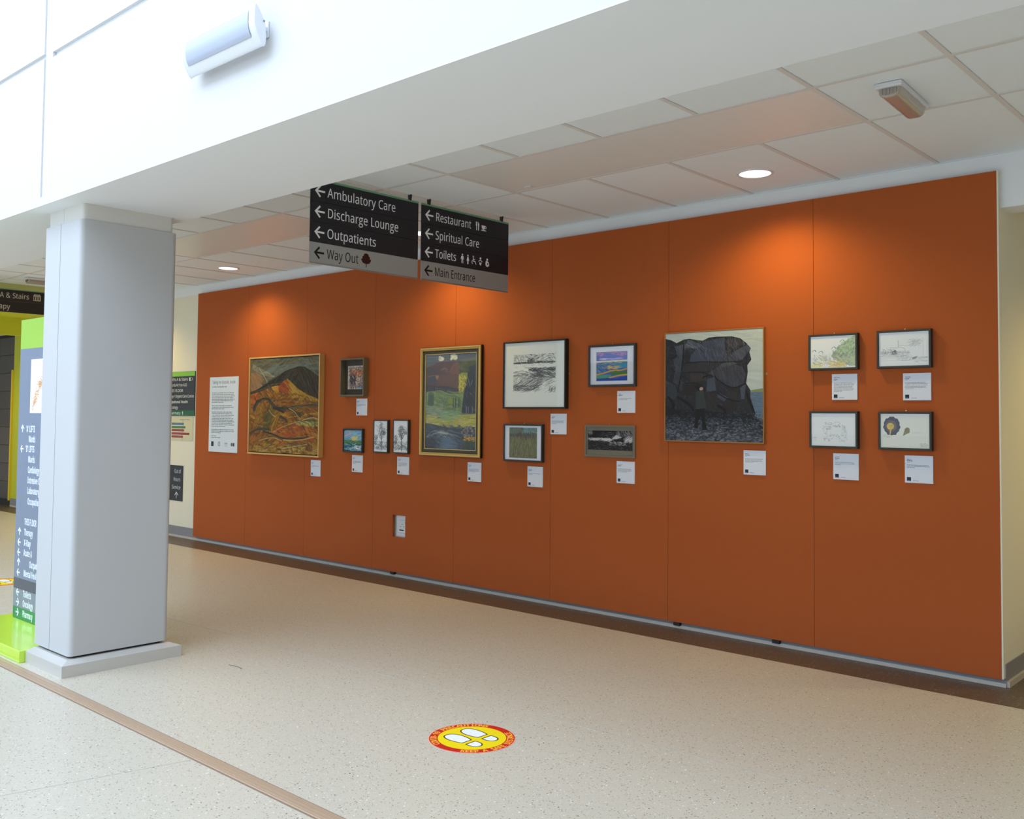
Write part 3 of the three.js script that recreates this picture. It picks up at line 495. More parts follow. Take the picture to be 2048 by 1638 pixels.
const ART = {
  hill(c, w, h) {
    const r = rng(101), tone = (k) => { c.save(); c.globalCompositeOperation = 'multiply'; c.fillStyle = `rgb(${k},${k},${k})`; c.fillRect(0, 0, w, h); c.restore(); }; c.fillStyle = '#6b6a52'; c.fillRect(0, 0, w, h);
    dabs(c, w, h, r, 700, [0, 0, 1, 0.4], [[96, 98, 80], [120, 118, 96], [84, 80, 58], [104, 112, 104], [76, 70, 50]], (x) => -0.5 + x, 0.12, 14, 0.6, 0.6);
    dabs(c, w, h, r, 160, [0, 0.16, 0.16, 0.34], [[176, 128, 78], [150, 110, 70], [140, 120, 90]], 0.6, 0.1, 14, 0.6, 0.5);
    dabs(c, w, h, r, 60, [0.25, 0.08, 0.95, 0.16], [[110, 128, 128], [96, 116, 112]], -0.3, 0.2, 14, 0.5, 0.3);
    for (let i = 0; i < 9; i++) { curve(c, w, h, [[0.03, 0.05 + i * 0.006], [0.16, 0.11 + i * 0.008], [0.29 + i * 0.01, 0.15 + i * 0.006]], rgbs([200, 198, 170], 0.35), 3 + r() * 5); curve(c, w, h, [[0.13, 0.09], [0.2, 0.17], [0.27, 0.24 + i * 0.005]], rgbs([190, 190, 165], 0.3), 2 + r() * 4); }
    const mount = [[-0.02, 0.36], [0.1, 0.33], [0.24, 0.27], [0.3, 0.24], [0.42, 0.19], [0.52, 0.14], [0.62, 0.115], [0.72, 0.095], [0.8, 0.1], [0.9, 0.15], [1.02, 0.22], [1.02, 0.46], [0, 0.46]];
    poly(c, w, h, mount, '#1d1912');
    clipped(c, w, h, mount, () => { dabs(c, w, h, r, 520, [0.55, 0.1, 1, 0.44], [[38, 30, 20], [64, 52, 34], [24, 22, 18], [84, 70, 46], [44, 40, 34]], (x) => 0.9 + (x - 0.7), 0.12, 8, 0.7, 0.25); dabs(c, w, h, r, 120, [0.3, 0.12, 0.7, 0.3], [[22, 20, 16], [50, 48, 40], [70, 70, 58]], -0.5, 0.1, 8, 0.7); });
    const body = [[-0.02, 0.37], [0.2, 0.31], [0.34, 0.27], [0.46, 0.27], [0.56, 0.215], [0.62, 0.26], [0.72, 0.33], [0.85, 0.39], [1.02, 0.44], [1.02, 1.02], [-0.02, 1.02]];
    poly(c, w, h, body, '#9c6a12');
    clipped(c, w, h, body, () => {
      const flow = (x, y) => Math.sin(x * 5 + y * 3) * 0.5 + 0.25;
      dabs(c, w, h, r, 1700, [0, 0.2, 1, 1], [[168, 104, 18], [186, 132, 24], [146, 74, 14], [120, 62, 12], [196, 150, 46], [104, 84, 20], [170, 88, 20], [84, 58, 18]], flow, 0.13, 12, 0.75, 0.35);
      dabs(c, w, h, r, 150, [0.45, 0.27, 0.66, 0.36], [[150, 56, 14], [130, 44, 12], [176, 90, 20]], 0.5, 0.09, 12, 0.7);
      dabs(c, w, h, r, 190, [0.6, 0.26, 0.98, 0.42], [[188, 158, 40], [206, 176, 66], [160, 120, 24]], 0.75, 0.13, 8, 0.75, 0.15);
      dabs(c, w, h, r, 70, [0.3, 0.24, 0.42, 0.32], [[214, 160, 40], [190, 130, 30]], 0.9, 0.08, 10, 0.8);
      dabs(c, w, h, r, 60, [0.02, 0.38, 0.12, 0.48], [[190, 80, 18], [206, 110, 26]], -0.8, 0.08, 12, 0.8);
      dabs(c, w, h, r, 180, [0.08, 0.5, 0.45, 0.72], [[150, 118, 24], [118, 104, 28], [188, 152, 40], [168, 96, 20]], -1.1, 0.14, 10, 0.75, 0.2);
      dabs(c, w, h, r, 50, [0.22, 0.57, 0.34, 0.68], [[70, 76, 24], [88, 88, 30]], -1.0, 0.12, 12, 0.8, 0.15);
      dabs(c, w, h, r, 90, [0.72, 0.655, 1, 0.72], [[150, 160, 60], [176, 176, 96], [120, 140, 56], [196, 190, 120]], 0.1, 0.1, 10, 0.8);
      dabs(c, w, h, r, 170, [0.45, 0.72, 0.95, 0.84], [[184, 78, 18], [158, 62, 14], [206, 110, 34], [176, 120, 36]], 0.1, 0.12, 12, 0.75, 0.4);
      dabs(c, w, h, r, 120, [0, 0.8, 0.2, 0.9], [[184, 90, 24], [160, 104, 30], [110, 84, 28]], -0.6, 0.1, 12, 0.7);
      dabs(c, w, h, r, 130, [0, 0.93, 1, 1], [[190, 158, 62], [158, 112, 30], [206, 186, 110]], -0.15, 0.1, 10, 0.7);
    });
    dabs(c, w, h, r, 420, [0, 0.36, 1, 1], [[96, 56, 12], [150, 96, 20], [70, 46, 14], [184, 134, 36], [128, 60, 12], [60, 52, 18]], (x, y) => Math.sin(x * 6 + y * 4) * 0.6 + 0.15, 0.05, 14, 0.5, 0.6);
    const dark = (pts, n, wd) => { for (let i = 0; i < n; i++) curve(c, w, h, pts.map(([x, y]) => [x + (r() - 0.5) * 0.03, y + (r() - 0.5) * 0.03]), rgbs(pick(r, [[40, 36, 24], [58, 52, 36], [30, 26, 18], [82, 78, 58], [104, 100, 76]]), 0.7), wd * (0.4 + r())); };
    dark([[0.0, 0.37], [0.15, 0.335], [0.3, 0.29], [0.45, 0.275]], 12, 7); dark([[0.28, 0.29], [0.33, 0.33], [0.36, 0.36]], 6, 9);
    dark([[0.07, 0.55], [0.1, 0.47], [0.2, 0.42], [0.3, 0.44], [0.36, 0.51], [0.44, 0.535], [0.55, 0.52], [0.66, 0.55], [0.76, 0.61]], 26, 9); dark([[0.06, 0.53], [0.1, 0.46], [0.16, 0.45]], 10, 14); dark([[0.36, 0.52], [0.45, 0.55], [0.52, 0.56]], 8, 14);
    dark([[0.62, 0.52], [0.8, 0.5], [1, 0.49]], 8, 6); dark([[0.46, 0.62], [0.52, 0.635], [0.56, 0.67]], 8, 10); dark([[0.7, 0.67], [0.82, 0.64], [0.98, 0.66]], 8, 5);
    dark([[0, 0.81], [0.08, 0.755], [0.2, 0.75], [0.32, 0.755]], 12, 6); dark([[0.22, 0.78], [0.38, 0.81], [0.5, 0.85], [0.7, 0.845], [0.85, 0.83]], 12, 5); dark([[0.56, 0.89], [0.7, 0.91], [0.82, 0.9]], 6, 5);
    for (const p of [[[0.3, 0.55], [0.34, 0.6], [0.4, 0.62]], [[0.6, 0.53], [0.67, 0.56], [0.72, 0.61]], [[0.35, 0.79], [0.5, 0.72], [0.75, 0.66]], [[0.52, 0.86], [0.7, 0.87], [0.95, 0.82]], [[0.5, 0.95], [0.7, 0.92], [0.85, 0.9]], [[0.78, 0.66], [0.9, 0.62], [1, 0.64]], [[0.15, 0.87], [0.35, 0.83], [0.5, 0.87]]]) for (let i = 0; i < 5; i++) curve(c, w, h, p.map(([x, y]) => [x + (r() - 0.5) * 0.02, y + (r() - 0.5) * 0.014]), rgbs([206, 186, 120], 0.55), 2 + r() * 4);
    tone(226);
  },
  mosaic(c, w, h) {
    const r = rng(102); c.fillStyle = '#cfc6b8'; c.fillRect(0, 0, w, h);
    dabs(c, w, h, r, 900, [0.04, 0.04, 0.98, 0.98], [[120, 60, 34], [60, 40, 36], [160, 90, 52], [38, 36, 44], [180, 150, 130], [90, 44, 34], [70, 80, 100]], () => r() * 3, 0.09, 6, 0.8, 1.5);
    dabs(c, w, h, r, 120, [0.2, 0.2, 0.9, 0.4], [[170, 86, 44], [190, 110, 60]], -0.3, 0.12, 7, 0.8); dabs(c, w, h, r, 90, [0.15, 0.35, 0.45, 0.8], [[34, 34, 44], [60, 60, 76]], 1.2, 0.12, 7, 0.8);
    dabs(c, w, h, r, 30, [0.55, 0.86, 0.95, 0.97], [[60, 110, 170], [90, 140, 190]], 0, 0.1, 8, 0.9); dabs(c, w, h, r, 20, [0.5, 0.25, 0.55, 0.75], [[216, 170, 120]], 1.55, 0.1, 5, 0.9, 0.1);
    for (let i = 0; i < 260; i++) { const e = r(), s = Math.floor(r() * 4), x = s < 2 ? e : (s === 2 ? r() * 0.06 : 1 - r() * 0.06), y = s < 2 ? (s ? r() * 0.06 : 1 - r() * 0.06) : e; c.fillStyle = pick(r, ['#efe9df', '#e2d8cb', '#8c7a6c']); c.fillRect(x * w, y * h, 5, 5); }
  },
  land(c, w, h) {
    const r = rng(103); c.fillStyle = '#4a5157'; c.fillRect(0, 0, w, h);
    dabs(c, w, h, r, 260, [0, 0, 1, 0.09], [[74, 84, 94], [92, 102, 108], [66, 74, 86]], 0, 0.2, 10, 0.6, 0.08);
    poly(c, w, h, [[0.72, 0.06], [0.95, 0.05], [1, 0.02], [1, 0.1], [0.7, 0.1]], '#626661');
    for (const [x, y, s] of [[0.31, 0.045, 0.06], [0.56, 0.035, 0.075]]) for (let i = 0; i < 26; i++) { c.fillStyle = rgbs([196 + r() * 20, 202 + r() * 14, 186], 0.7); c.beginPath(); c.ellipse((x + (r() - 0.5) * s * 1.5) * w, (y + (r() - 0.5) * s * 0.7) * h, s * w * 0.3, s * h * 0.16, 0, 0, 7); c.fill(); }
    poly(c, w, h, [[0, 0.14], [0.15, 0.11], [0.25, 0.085], [0.5, 0.08], [0.7, 0.085], [0.72, 0.42], [0, 0.4]], '#4d3020');
    poly(c, w, h, [[0.45, 0.2], [0.55, 0.1], [0.66, 0.085], [0.66, 0.4], [0.5, 0.2]], '#684430'); poly(c, w, h, [[0, 0.15], [0.2, 0.14], [0.3, 0.2], [0.2, 0.21], [0, 0.2]], '#3d2a22'); poly(c, w, h, [[0.2, 0.24], [0.35, 0.22], [0.63, 0.21], [0.66, 0.36], [0.26, 0.32]], '#5b3b22'); poly(c, w, h, [[0.05, 0.235], [0.16, 0.23], [0.22, 0.3], [0.06, 0.31]], '#30343a'); poly(c, w, h, [[0.3, 0.16], [0.38, 0.13], [0.45, 0.17], [0.38, 0.2]], '#5c3a34');
    curve(c, w, h, [[0.3, 0.17], [0.37, 0.145], [0.44, 0.165], [0.42, 0.2]], 'rgba(190,160,130,0.7)', 3); curve(c, w, h, [[0.05, 0.24], [0.1, 0.225], [0.17, 0.225]], 'rgba(190,170,140,0.7)', 3); poly(c, w, h, [[0.18, 0.22], [0.27, 0.225], [0.23, 0.275]], '#8a6a44');
    poly(c, w, h, [[0.66, 0.085], [1, 0.08], [1, 0.5], [0.66, 0.4]], '#3e4a22'); poly(c, w, h, [[0.82, 0.15], [1, 0.12], [1, 0.4], [0.82, 0.3]], '#232a2a');
    dabs(c, w, h, r, 120, [0.66, 0.09, 0.85, 0.2], [[70, 78, 36], [92, 96, 44], [52, 60, 28]], 0.8, 0.06, 8, 0.7, 0.6);
    poly(c, w, h, [[0.66, 0.22], [0.72, 0.2], [0.83, 0.205], [0.82, 0.27], [0.74, 0.42], [0.67, 0.42]], '#7d8a26'); dabs(c, w, h, r, 240, [0.66, 0.23, 0.8, 0.42], [[196, 182, 32], [168, 160, 30], [120, 130, 36], [214, 200, 50]], 1, 0.025, 9, 0.85, 1.5);
    poly(c, w, h, [[0, 0.31], [0.2, 0.335], [0.45, 0.34], [0.66, 0.38], [0.66, 0.43], [0, 0.4]], '#231c16'); for (let i = 0; i < 13; i++) { const x = 0.2 + i * 0.036; c.fillStyle = rgbs([150, 140, 116], 0.6); c.fillRect(x * w, (0.345 + i * 0.0035 + r() * 0.006) * h, 4 + r() * 6, h * 0.035); }
    poly(c, w, h, [[0.02, 0.395], [0.3, 0.38], [0.5, 0.42], [0.8, 0.42], [0.8, 0.62], [0, 0.6]], '#6c8440'); dabs(c, w, h, r, 420, [0.02, 0.4, 0.8, 0.68], [[108, 136, 66], [130, 152, 80], [84, 110, 58], [146, 160, 70], [70, 92, 56]], 0.1, 0.09, 12, 0.6, 0.3);
    dabs(c, w, h, r, 140, [0.05, 0.43, 0.16, 0.55], [[48, 70, 40], [64, 88, 52]], 1.4, 0.06, 9, 0.7); for (let i = 0; i < 46; i++) { const x = 0.22 + r() * 0.5; curve(c, w, h, [[x, 0.6], [x + (r() - 0.5) * 0.05, 0.52], [x + (r() - 0.5) * 0.12, 0.45 + r() * 0.06]], rgbs([52, 66, 52], 0.55), 2 + r() * 3); }
    poly(c, w, h, [[0.45, 0.46], [0.58, 0.47], [0.58, 0.53], [0.45, 0.52]], '#77881f'); for (const x of [0.55, 0.6, 0.66]) { c.fillStyle = '#1c2414'; c.fillRect(x * w, 0.46 * h, 10, h * 0.1); }
    poly(c, w, h, [[0.78, 0.36], [0.9, 0.27], [1, 0.26], [1, 0.62], [0.72, 0.62], [0.74, 0.5]], '#16181a'); dabs(c, w, h, r, 220, [0.76, 0.3, 1, 0.6], [[24, 26, 28], [40, 44, 48], [96, 100, 104], [16, 16, 18]], 1.2, 0.05, 7, 0.7, 0.8); for (const x of [0.81, 0.85, 0.92]) { c.fillStyle = '#8d939a'; c.fillRect(x * w, 0.55 * h, 5, h * 0.07); } curve(c, w, h, [[0.82, 0.24], [0.86, 0.3], [0.88, 0.34]], '#8b9a98', 5); curve(c, w, h, [[0.92, 0.28], [0.9, 0.33]], '#8b9a98', 5);
    dabs(c, w, h, r, 160, [0, 0.55, 0.4, 0.66], [[126, 142, 104], [150, 160, 120], [110, 132, 110]], 0.05, 0.12, 10, 0.5);
    poly(c, w, h, [[0, 0.66], [0.2, 0.68], [0.4, 0.69], [0.6, 0.64], [1, 0.63], [1, 0.76], [0.7, 0.78], [0.4, 0.77], [0.15, 0.74], [0, 0.73]], '#a3a03c'); dabs(c, w, h, r, 260, [0, 0.65, 1, 0.76], [[176, 170, 62], [150, 148, 44], [190, 186, 92], [128, 138, 50]], -0.05, 0.12, 12, 0.6, 0.2); dabs(c, w, h, r, 70, [0.35, 0.6, 0.68, 0.7], [[130, 166, 112], [112, 150, 104]], -0.2, 0.1, 14, 0.55);
    poly(c, w, h, [[0, 0.73], [0.15, 0.74], [0.4, 0.77], [0.7, 0.78], [1, 0.76], [1, 1], [0, 1]], '#2a343c'); dabs(c, w, h, r, 380, [0, 0.76, 0.75, 1], [[60, 76, 88], [40, 52, 62], [84, 100, 110], [30, 36, 42], [24, 26, 28]], 0.2, 0.1, 10, 0.6, 0.7);
    for (let i = 0; i < 70; i++) { const x = 0.73 + r() * 0.26, y = 0.765 + r() * 0.1; c.fillStyle = pick(r, ['#6a6c6c', '#4c4f52', '#7c7c76', '#3a3d40']); c.strokeStyle = '#1a1c1e'; c.lineWidth = 2; c.beginPath(); c.ellipse(x * w, y * h, 13 + r() * 10, 10 + r() * 8, r() * 3, 0, 7); c.fill(); c.stroke(); }
    for (let i = 0; i < 34; i++) curve(c, w, h, [[0.42 + (r() - 0.5) * 0.1, 0.84], [0.3 + (r() - 0.5) * 0.3, 0.8 + (r() - 0.5) * 0.06], [r() * 0.75, 0.82 + r() * 0.12]], rgbs(pick(r, [[150, 160, 158], [110, 124, 128], [176, 182, 170]]), 0.55), 2 + r() * 4);
    dabs(c, w, h, r, 110, [0.74, 0.88, 1, 1], [[40, 60, 28], [58, 76, 32], [30, 44, 22]], 0.6, 0.06, 10, 0.8); dabs(c, w, h, r, 60, [0.76, 0.865, 1, 0.91], [[216, 160, 30], [196, 130, 24]], 0, 0.02, 9, 0.9); dabs(c, w, h, r, 100, [0.35, 0.88, 0.6, 0.99], [[70, 92, 120], [86, 108, 132]], 0, 0.12, 14, 0.5, 0.1); dabs(c, w, h, r, 60, [0, 0.9, 0.18, 1], [[14, 14, 16], [24, 26, 28]], 0.4, 0.1, 14, 0.8);
  },
  seascape(c, w, h) {
    const r = rng(104); c.fillStyle = '#6c9ab4'; c.fillRect(0, 0, w, h);
    dabs(c, w, h, r, 200, [0, 0, 1, 0.5], [[90, 160, 200], [130, 184, 206], [116, 150, 190], [160, 196, 206]], -0.2, 0.25, 12, 0.7, 0.3); dabs(c, w, h, r, 60, [0.05, 0.12, 0.4, 0.3], [[150, 150, 190], [180, 190, 200]], -0.3, 0.15, 10, 0.7); dabs(c, w, h, r, 50, [0.45, 0.32, 0.75, 0.5], [[230, 206, 96], [240, 180, 70], [220, 210, 140]], -0.6, 0.12, 10, 0.8);
    dabs(c, w, h, r, 200, [0, 0.5, 1, 0.75], [[74, 130, 62], [50, 100, 56], [110, 150, 70], [40, 90, 80]], 0.1, 0.12, 12, 0.8, 0.4); dabs(c, w, h, r, 260, [0, 0.68, 1, 1], [[20, 90, 120], [10, 66, 100], [40, 120, 150], [200, 220, 226], [16, 76, 90]], -0.05, 0.14, 12, 0.8, 0.3); dabs(c, w, h, r, 30, [0.55, 0.76, 0.95, 0.92], [[226, 236, 238]], 0.2, 0.1, 10, 0.8);
  },
  tree(c, w, h, seed, crown) {
    const r = rng(seed); c.fillStyle = '#e4e8e8'; c.fillRect(0, 0, w, h); const ink = (a = 1) => rgbs([26, 26, 30], a);
    curve(c, w, h, [[0.58, 0.95], [0.56, 0.75], [0.57, 0.58], [0.5, 0.45]], ink(), w * 0.045); for (const p of [[[0.56, 0.62], [0.42, 0.5], [0.34, 0.4]], [[0.57, 0.6], [0.7, 0.48], [0.8, 0.4]], [[0.57, 0.55], [0.6, 0.42], [0.58, 0.3]], [[0.5, 0.47], [0.42, 0.36], [0.4, 0.28]]]) curve(c, w, h, p, ink(), w * 0.025);
    for (const [x, y, s] of crown) for (let i = 0; i < 13; i++) { c.strokeStyle = ink(0.9); c.lineWidth = 1.5 + r() * 4; c.beginPath(); c.ellipse((x + (r() - 0.5) * s) * w, (y + (r() - 0.5) * s * 0.45) * h, w * s * (0.15 + r() * 0.28), h * s * (0.06 + r() * 0.12), r() * 3, r() * 6, r() * 6 + 3); c.stroke(); }
    for (let i = 0; i < 330; i++) { const x = r(), y = 0.66 + r() * 0.26; if (x > 0.2 && x < 0.95 && y < 0.76 && Math.abs(x - 0.57) > 0.1 && r() < 0.6) continue; c.strokeStyle = ink(0.85); c.lineWidth = 1.5 + r() * 3; c.beginPath(); c.arc(x * w, y * h, 3 + r() * 11, r() * 6, r() * 6 + 2.5); c.stroke(); }
    for (let i = 0; i < 80; i++) { const x = r() * 0.28, y = 0.46 + r() * 0.3; c.strokeStyle = ink(0.8); c.lineWidth = 1.5 + r() * 3; c.beginPath(); c.arc(x * w, y * h, 4 + r() * 10, r() * 6, r() * 6 + 2.5); c.stroke(); }
  },
  waves(c, w, h) {
    const r = rng(106); c.fillStyle = '#dfe5dc'; c.fillRect(0, 0, w, h); const S = (n, b, ang, len, lw, a) => dabs(c, w, h, r, n, b, [[30, 30, 30], [50, 48, 46]], ang, len, lw, a, 0.25);
    S(420, [0, 0, 1, 0.2], (x) => 0.3 + Math.sin(x * 7) * 0.7, 0.05, 3, 0.8); S(90, [0.35, 0.12, 0.5, 0.22], -0.7, 0.05, 4, 0.9); S(160, [0, 0.2, 1, 0.245], 0.03, 0.1, 4, 0.9); S(50, [0, 0.26, 1, 0.34], 0, 0.06, 1.6, 0.5);
    curve(c, w, h, [[0.28, 0.35], [0.4, 0.36], [0.55, 0.355]], '#26262a', 6); S(150, [0.4, 0.36, 1, 0.43], (x) => -0.06 - (x - 0.6) * 0.5, 0.09, 4.5, 0.85); S(140, [0, 0.42, 0.7, 0.58], -0.12, 0.11, 3.4, 0.7); S(240, [0.45, 0.4, 1, 0.62], 0.35, 0.12, 4, 0.8); S(200, [0, 0.56, 0.7, 0.82], (x) => -0.7 + x * 0.6, 0.1, 3.4, 0.75); S(120, [0.3, 0.6, 0.95, 0.8], -0.45, 0.14, 3, 0.7); S(150, [0, 0.8, 0.6, 0.95], (x) => -0.25 - x * 0.2, 0.16, 3.6, 0.8); S(60, [0.25, 0.82, 1, 1], -0.3, 0.12, 2, 0.6); S(20, [0.85, 0.86, 1, 0.98], -0.8, 0.08, 5, 0.9);
  },
  bright(c, w, h) {
    const r = rng(107); c.fillStyle = '#3f63b4'; c.fillRect(0, 0, w, h); dabs(c, w, h, r, 160, [0, 0, 1, 0.16], [[206, 110, 160], [190, 90, 150], [226, 150, 180], [160, 110, 190]], 0.1, 0.06, 7, 0.9);
    poly(c, w, h, [[0.1, 0.24], [0.2, 0.12], [0.33, 0.03], [0.46, 0.05], [0.6, 0.13], [0.8, 0.17], [1, 0.12], [1, 0.28], [0, 0.3], [0, 0.2]], '#4a63b8'); poly(c, w, h, [[0, 0.1], [0.1, 0.12], [0.12, 0.3], [0, 0.3]], '#2e4ea8'); dabs(c, w, h, r, 50, [0.1, 0.22, 0.8, 0.27], [[206, 190, 226], [150, 150, 216]], 0, 0.15, 5, 0.8, 0.05);
    poly(c, w, h, [[0, 0.31], [1, 0.29], [1, 0.35], [0, 0.36]], '#d9cfb0'); dabs(c, w, h, r, 90, [0, 0.35, 1, 0.45], [[120, 160, 170], [170, 190, 180], [200, 180, 120], [80, 140, 150]], 0, 0.12, 8, 0.8, 0.1); poly(c, w, h, [[0, 0.45], [0.12, 0.47], [0.26, 0.55], [0.4, 0.68], [0.2, 0.7], [0, 0.76]], '#2f6bb0'); dabs(c, w, h, r, 60, [0, 0.42, 0.5, 0.7], [[150, 170, 160], [60, 120, 180], [190, 170, 110]], 0.5, 0.1, 6, 0.7);
    poly(c, w, h, [[0.55, 0.44], [1, 0.4], [1, 0.56], [0.6, 0.6]], '#3d92b4'); dabs(c, w, h, r, 50, [0.35, 0.48, 0.75, 0.6], [[214, 176, 96], [226, 196, 130]], 0.1, 0.1, 7, 0.8); curve(c, w, h, [[0, 0.78], [0.25, 0.74], [0.5, 0.64], [0.75, 0.66], [1, 0.6]], '#d29a44', h * 0.05); poly(c, w, h, [[0.45, 0.72], [0.62, 0.66], [0.85, 0.7], [1, 0.66], [1, 0.78], [0.5, 0.8]], '#3f7a34'); poly(c, w, h, [[0, 0.8], [0.3, 0.78], [0.5, 0.8], [0.45, 0.9], [0, 0.92]], '#4f9a84'); curve(c, w, h, [[0.42, 0.9], [0.7, 0.82], [1, 0.8]], '#d2a050', h * 0.05); poly(c, w, h, [[0, 0.92], [0.4, 0.9], [0.6, 0.93], [1, 0.84], [1, 1], [0, 1]], '#2349a4');
  },
  reeds(c, w, h) {
    const r = rng(108); c.fillStyle = '#5c5c2c'; c.fillRect(0, 0, w, h); dabs(c, w, h, r, 220, [0, 0, 1, 0.28], [[96, 104, 74], [84, 120, 120], [112, 90, 44], [70, 84, 70]], 1.2, 0.1, 14, 0.7); dabs(c, w, h, r, 60, [0.5, 0, 1, 0.18], [[88, 140, 148], [110, 150, 150]], 0.3, 0.1, 14, 0.6); dabs(c, w, h, r, 120, [0, 0.22, 1, 0.36], [[40, 34, 22], [66, 50, 26], [52, 48, 28]], 1.4, 0.1, 12, 0.75);
    dabs(c, w, h, r, 1000, [0, 0.33, 1, 1], [[110, 106, 40], [140, 132, 58], [76, 84, 36], [92, 80, 30], [54, 66, 34], [156, 140, 80]], (x) => 1.75 - x * 0.3, 0.13, 5, 0.7, 0.3);
    for (let i = 0; i < 40; i++) { c.fillStyle = pick(r, ['#e6ddb0', '#c86a2c', '#d8c88c']); c.fillRect(r() * w, (0.4 + r() * 0.55) * h, 4, 4); }
  },
  house(c, w, h) {
    const r = rng(109); c.fillStyle = '#08080a'; c.fillRect(0, 0, w, h); const S = (n, b, cols, ang, len, lw, a) => dabs(c, w, h, r, n, b, cols, ang, len, lw, a, 0.5), W = [[206, 206, 206], [170, 170, 172], [226, 226, 226]];
    S(60, [0, 0, 0.1, 0.2], W, 0.8, 0.06, 4, 0.4); S(160, [0.02, 0.4, 0.55, 0.5], W, 0.02, 0.1, 5, 0.7); S(60, [0.3, 0.08, 0.7, 0.3], W, 0.1, 0.06, 4, 0.35); S(120, [0.66, 0, 1, 0.3], W, 0.9, 0.06, 5, 0.6); S(60, [0.85, 0.35, 1, 0.56], W, -0.6, 0.1, 7, 0.8);
    poly(c, w, h, [[0.52, 0.42], [0.63, 0.2], [0.78, 0.3], [0.82, 0.6], [0.7, 0.58], [0.62, 0.45]], '#0a0a0c'); poly(c, w, h, [[0.54, 0.42], [0.64, 0.2], [0.77, 0.33], [0.65, 0.42]], '#c4c4c6'); S(30, [0.55, 0.28, 0.75, 0.4], W, -0.6, 0.06, 4, 0.6); S(40, [0.36, 0.42, 0.52, 0.55], W, 0, 0.06, 8, 0.7);
    S(650, [0, 0.56, 1, 1], [[110, 110, 110], [70, 70, 72], [160, 160, 160], [30, 30, 32]], 0.2, 0.025, 3, 0.7); S(90, [0.5, 0.56, 0.9, 0.75], W, 0.1, 0.04, 5, 0.7);
  },
  cliff(c, w, h) {
    const r = rng(110); c.fillStyle = '#b3bebb'; c.fillRect(0, 0, w, h); dabs(c, w, h, r, 300, [0, 0, 1, 0.5], [[178, 190, 186], [186, 196, 188], [170, 184, 184]], 0.1, 0.2, 18, 0.4, 0.2);
    poly(c, w, h, [[0.86, 0.545], [0.93, 0.535], [1, 0.525], [1, 0.56], [0.86, 0.56]], '#7d8758'); poly(c, w, h, [[0.84, 0.558], [1, 0.556], [1, 0.82], [0.84, 0.76]], '#586f85'); dabs(c, w, h, r, 140, [0.86, 0.57, 1, 0.78], [[84, 104, 124], [70, 88, 108], [110, 128, 142]], 0.05, 0.05, 4, 0.6, 0.1);
    const rock = [[-0.02, 0.04], [0.06, 0.06], [0.12, 0.09], [0.2, 0.06], [0.26, 0.055], [0.33, 0.07], [0.4, 0.08], [0.46, 0.055], [0.54, 0.05], [0.7, 0.055], [0.78, 0.075], [0.84, 0.12], [0.885, 0.17], [0.87, 0.2], [0.89, 0.27], [0.85, 0.32], [0.855, 0.38], [0.845, 0.44], [0.84, 0.48], [0.88, 0.54], [0.88, 0.6], [0.9, 0.66], [0.93, 0.75], [0.9, 0.8], [-0.02, 0.78]];
    poly(c, w, h, rock, '#2c2e33');
    clipped(c, w, h, rock, () => {
      dabs(c, w, h, r, 500, [0, 0.05, 0.9, 0.75], [[52, 56, 64], [40, 42, 48], [66, 70, 80], [30, 30, 34], [44, 40, 42]], (x, y) => (y < 0.32 ? 0.2 : 1.2), 0.08, 12, 0.6, 0.6);
      const F = (pts, col, n = 40) => { poly(c, w, h, pts, col); const k = parseInt(col.slice(1), 16), cc = [k >> 16, (k >> 8) & 255, k & 255]; clipped(c, w, h, pts, () => dabs(c, w, h, r, n, [Math.min(...pts.map((p) => p[0])), Math.min(...pts.map((p) => p[1])), Math.max(...pts.map((p) => p[0])), Math.max(...pts.map((p) => p[1]))], [cc, cc.map((v) => v * 1.3), cc.map((v) => v * 0.72)], 1.1, 0.05, 4, 0.6, 0.6)); };
      F([[0.1, 0.1], [0.25, 0.055], [0.4, 0.08], [0.72, 0.055], [0.64, 0.08], [0.4, 0.1], [0.2, 0.12]], '#26301f', 10);
      F([[0.4, 0.09], [0.62, 0.06], [0.64, 0.22], [0.6, 0.28], [0.26, 0.27], [0.28, 0.2], [0.36, 0.14]], '#4b5361', 90); F([[0.2, 0.14], [0.25, 0.06], [0.4, 0.12], [0.34, 0.15]], '#59616c', 40); F([[0.1, 0.12], [0.22, 0.1], [0.2, 0.2], [0.13, 0.22]], '#565d68', 30); F([[0.64, 0.08], [0.76, 0.07], [0.82, 0.13], [0.7, 0.16], [0.66, 0.22]], '#4a4246', 40);
      F([[0.7, 0.2], [0.84, 0.14], [0.885, 0.17], [0.8, 0.27], [0.7, 0.25]], '#5a6068', 40); F([[0.62, 0.2], [0.7, 0.22], [0.8, 0.28], [0.6, 0.28]], '#4a4a52', 30); F([[0.08, 0.24], [0.19, 0.2], [0.17, 0.36], [0.12, 0.4]], '#4a505a', 30); F([[0.1, 0.36], [0.17, 0.36], [0.14, 0.48], [0.08, 0.46]], '#41464f', 20);
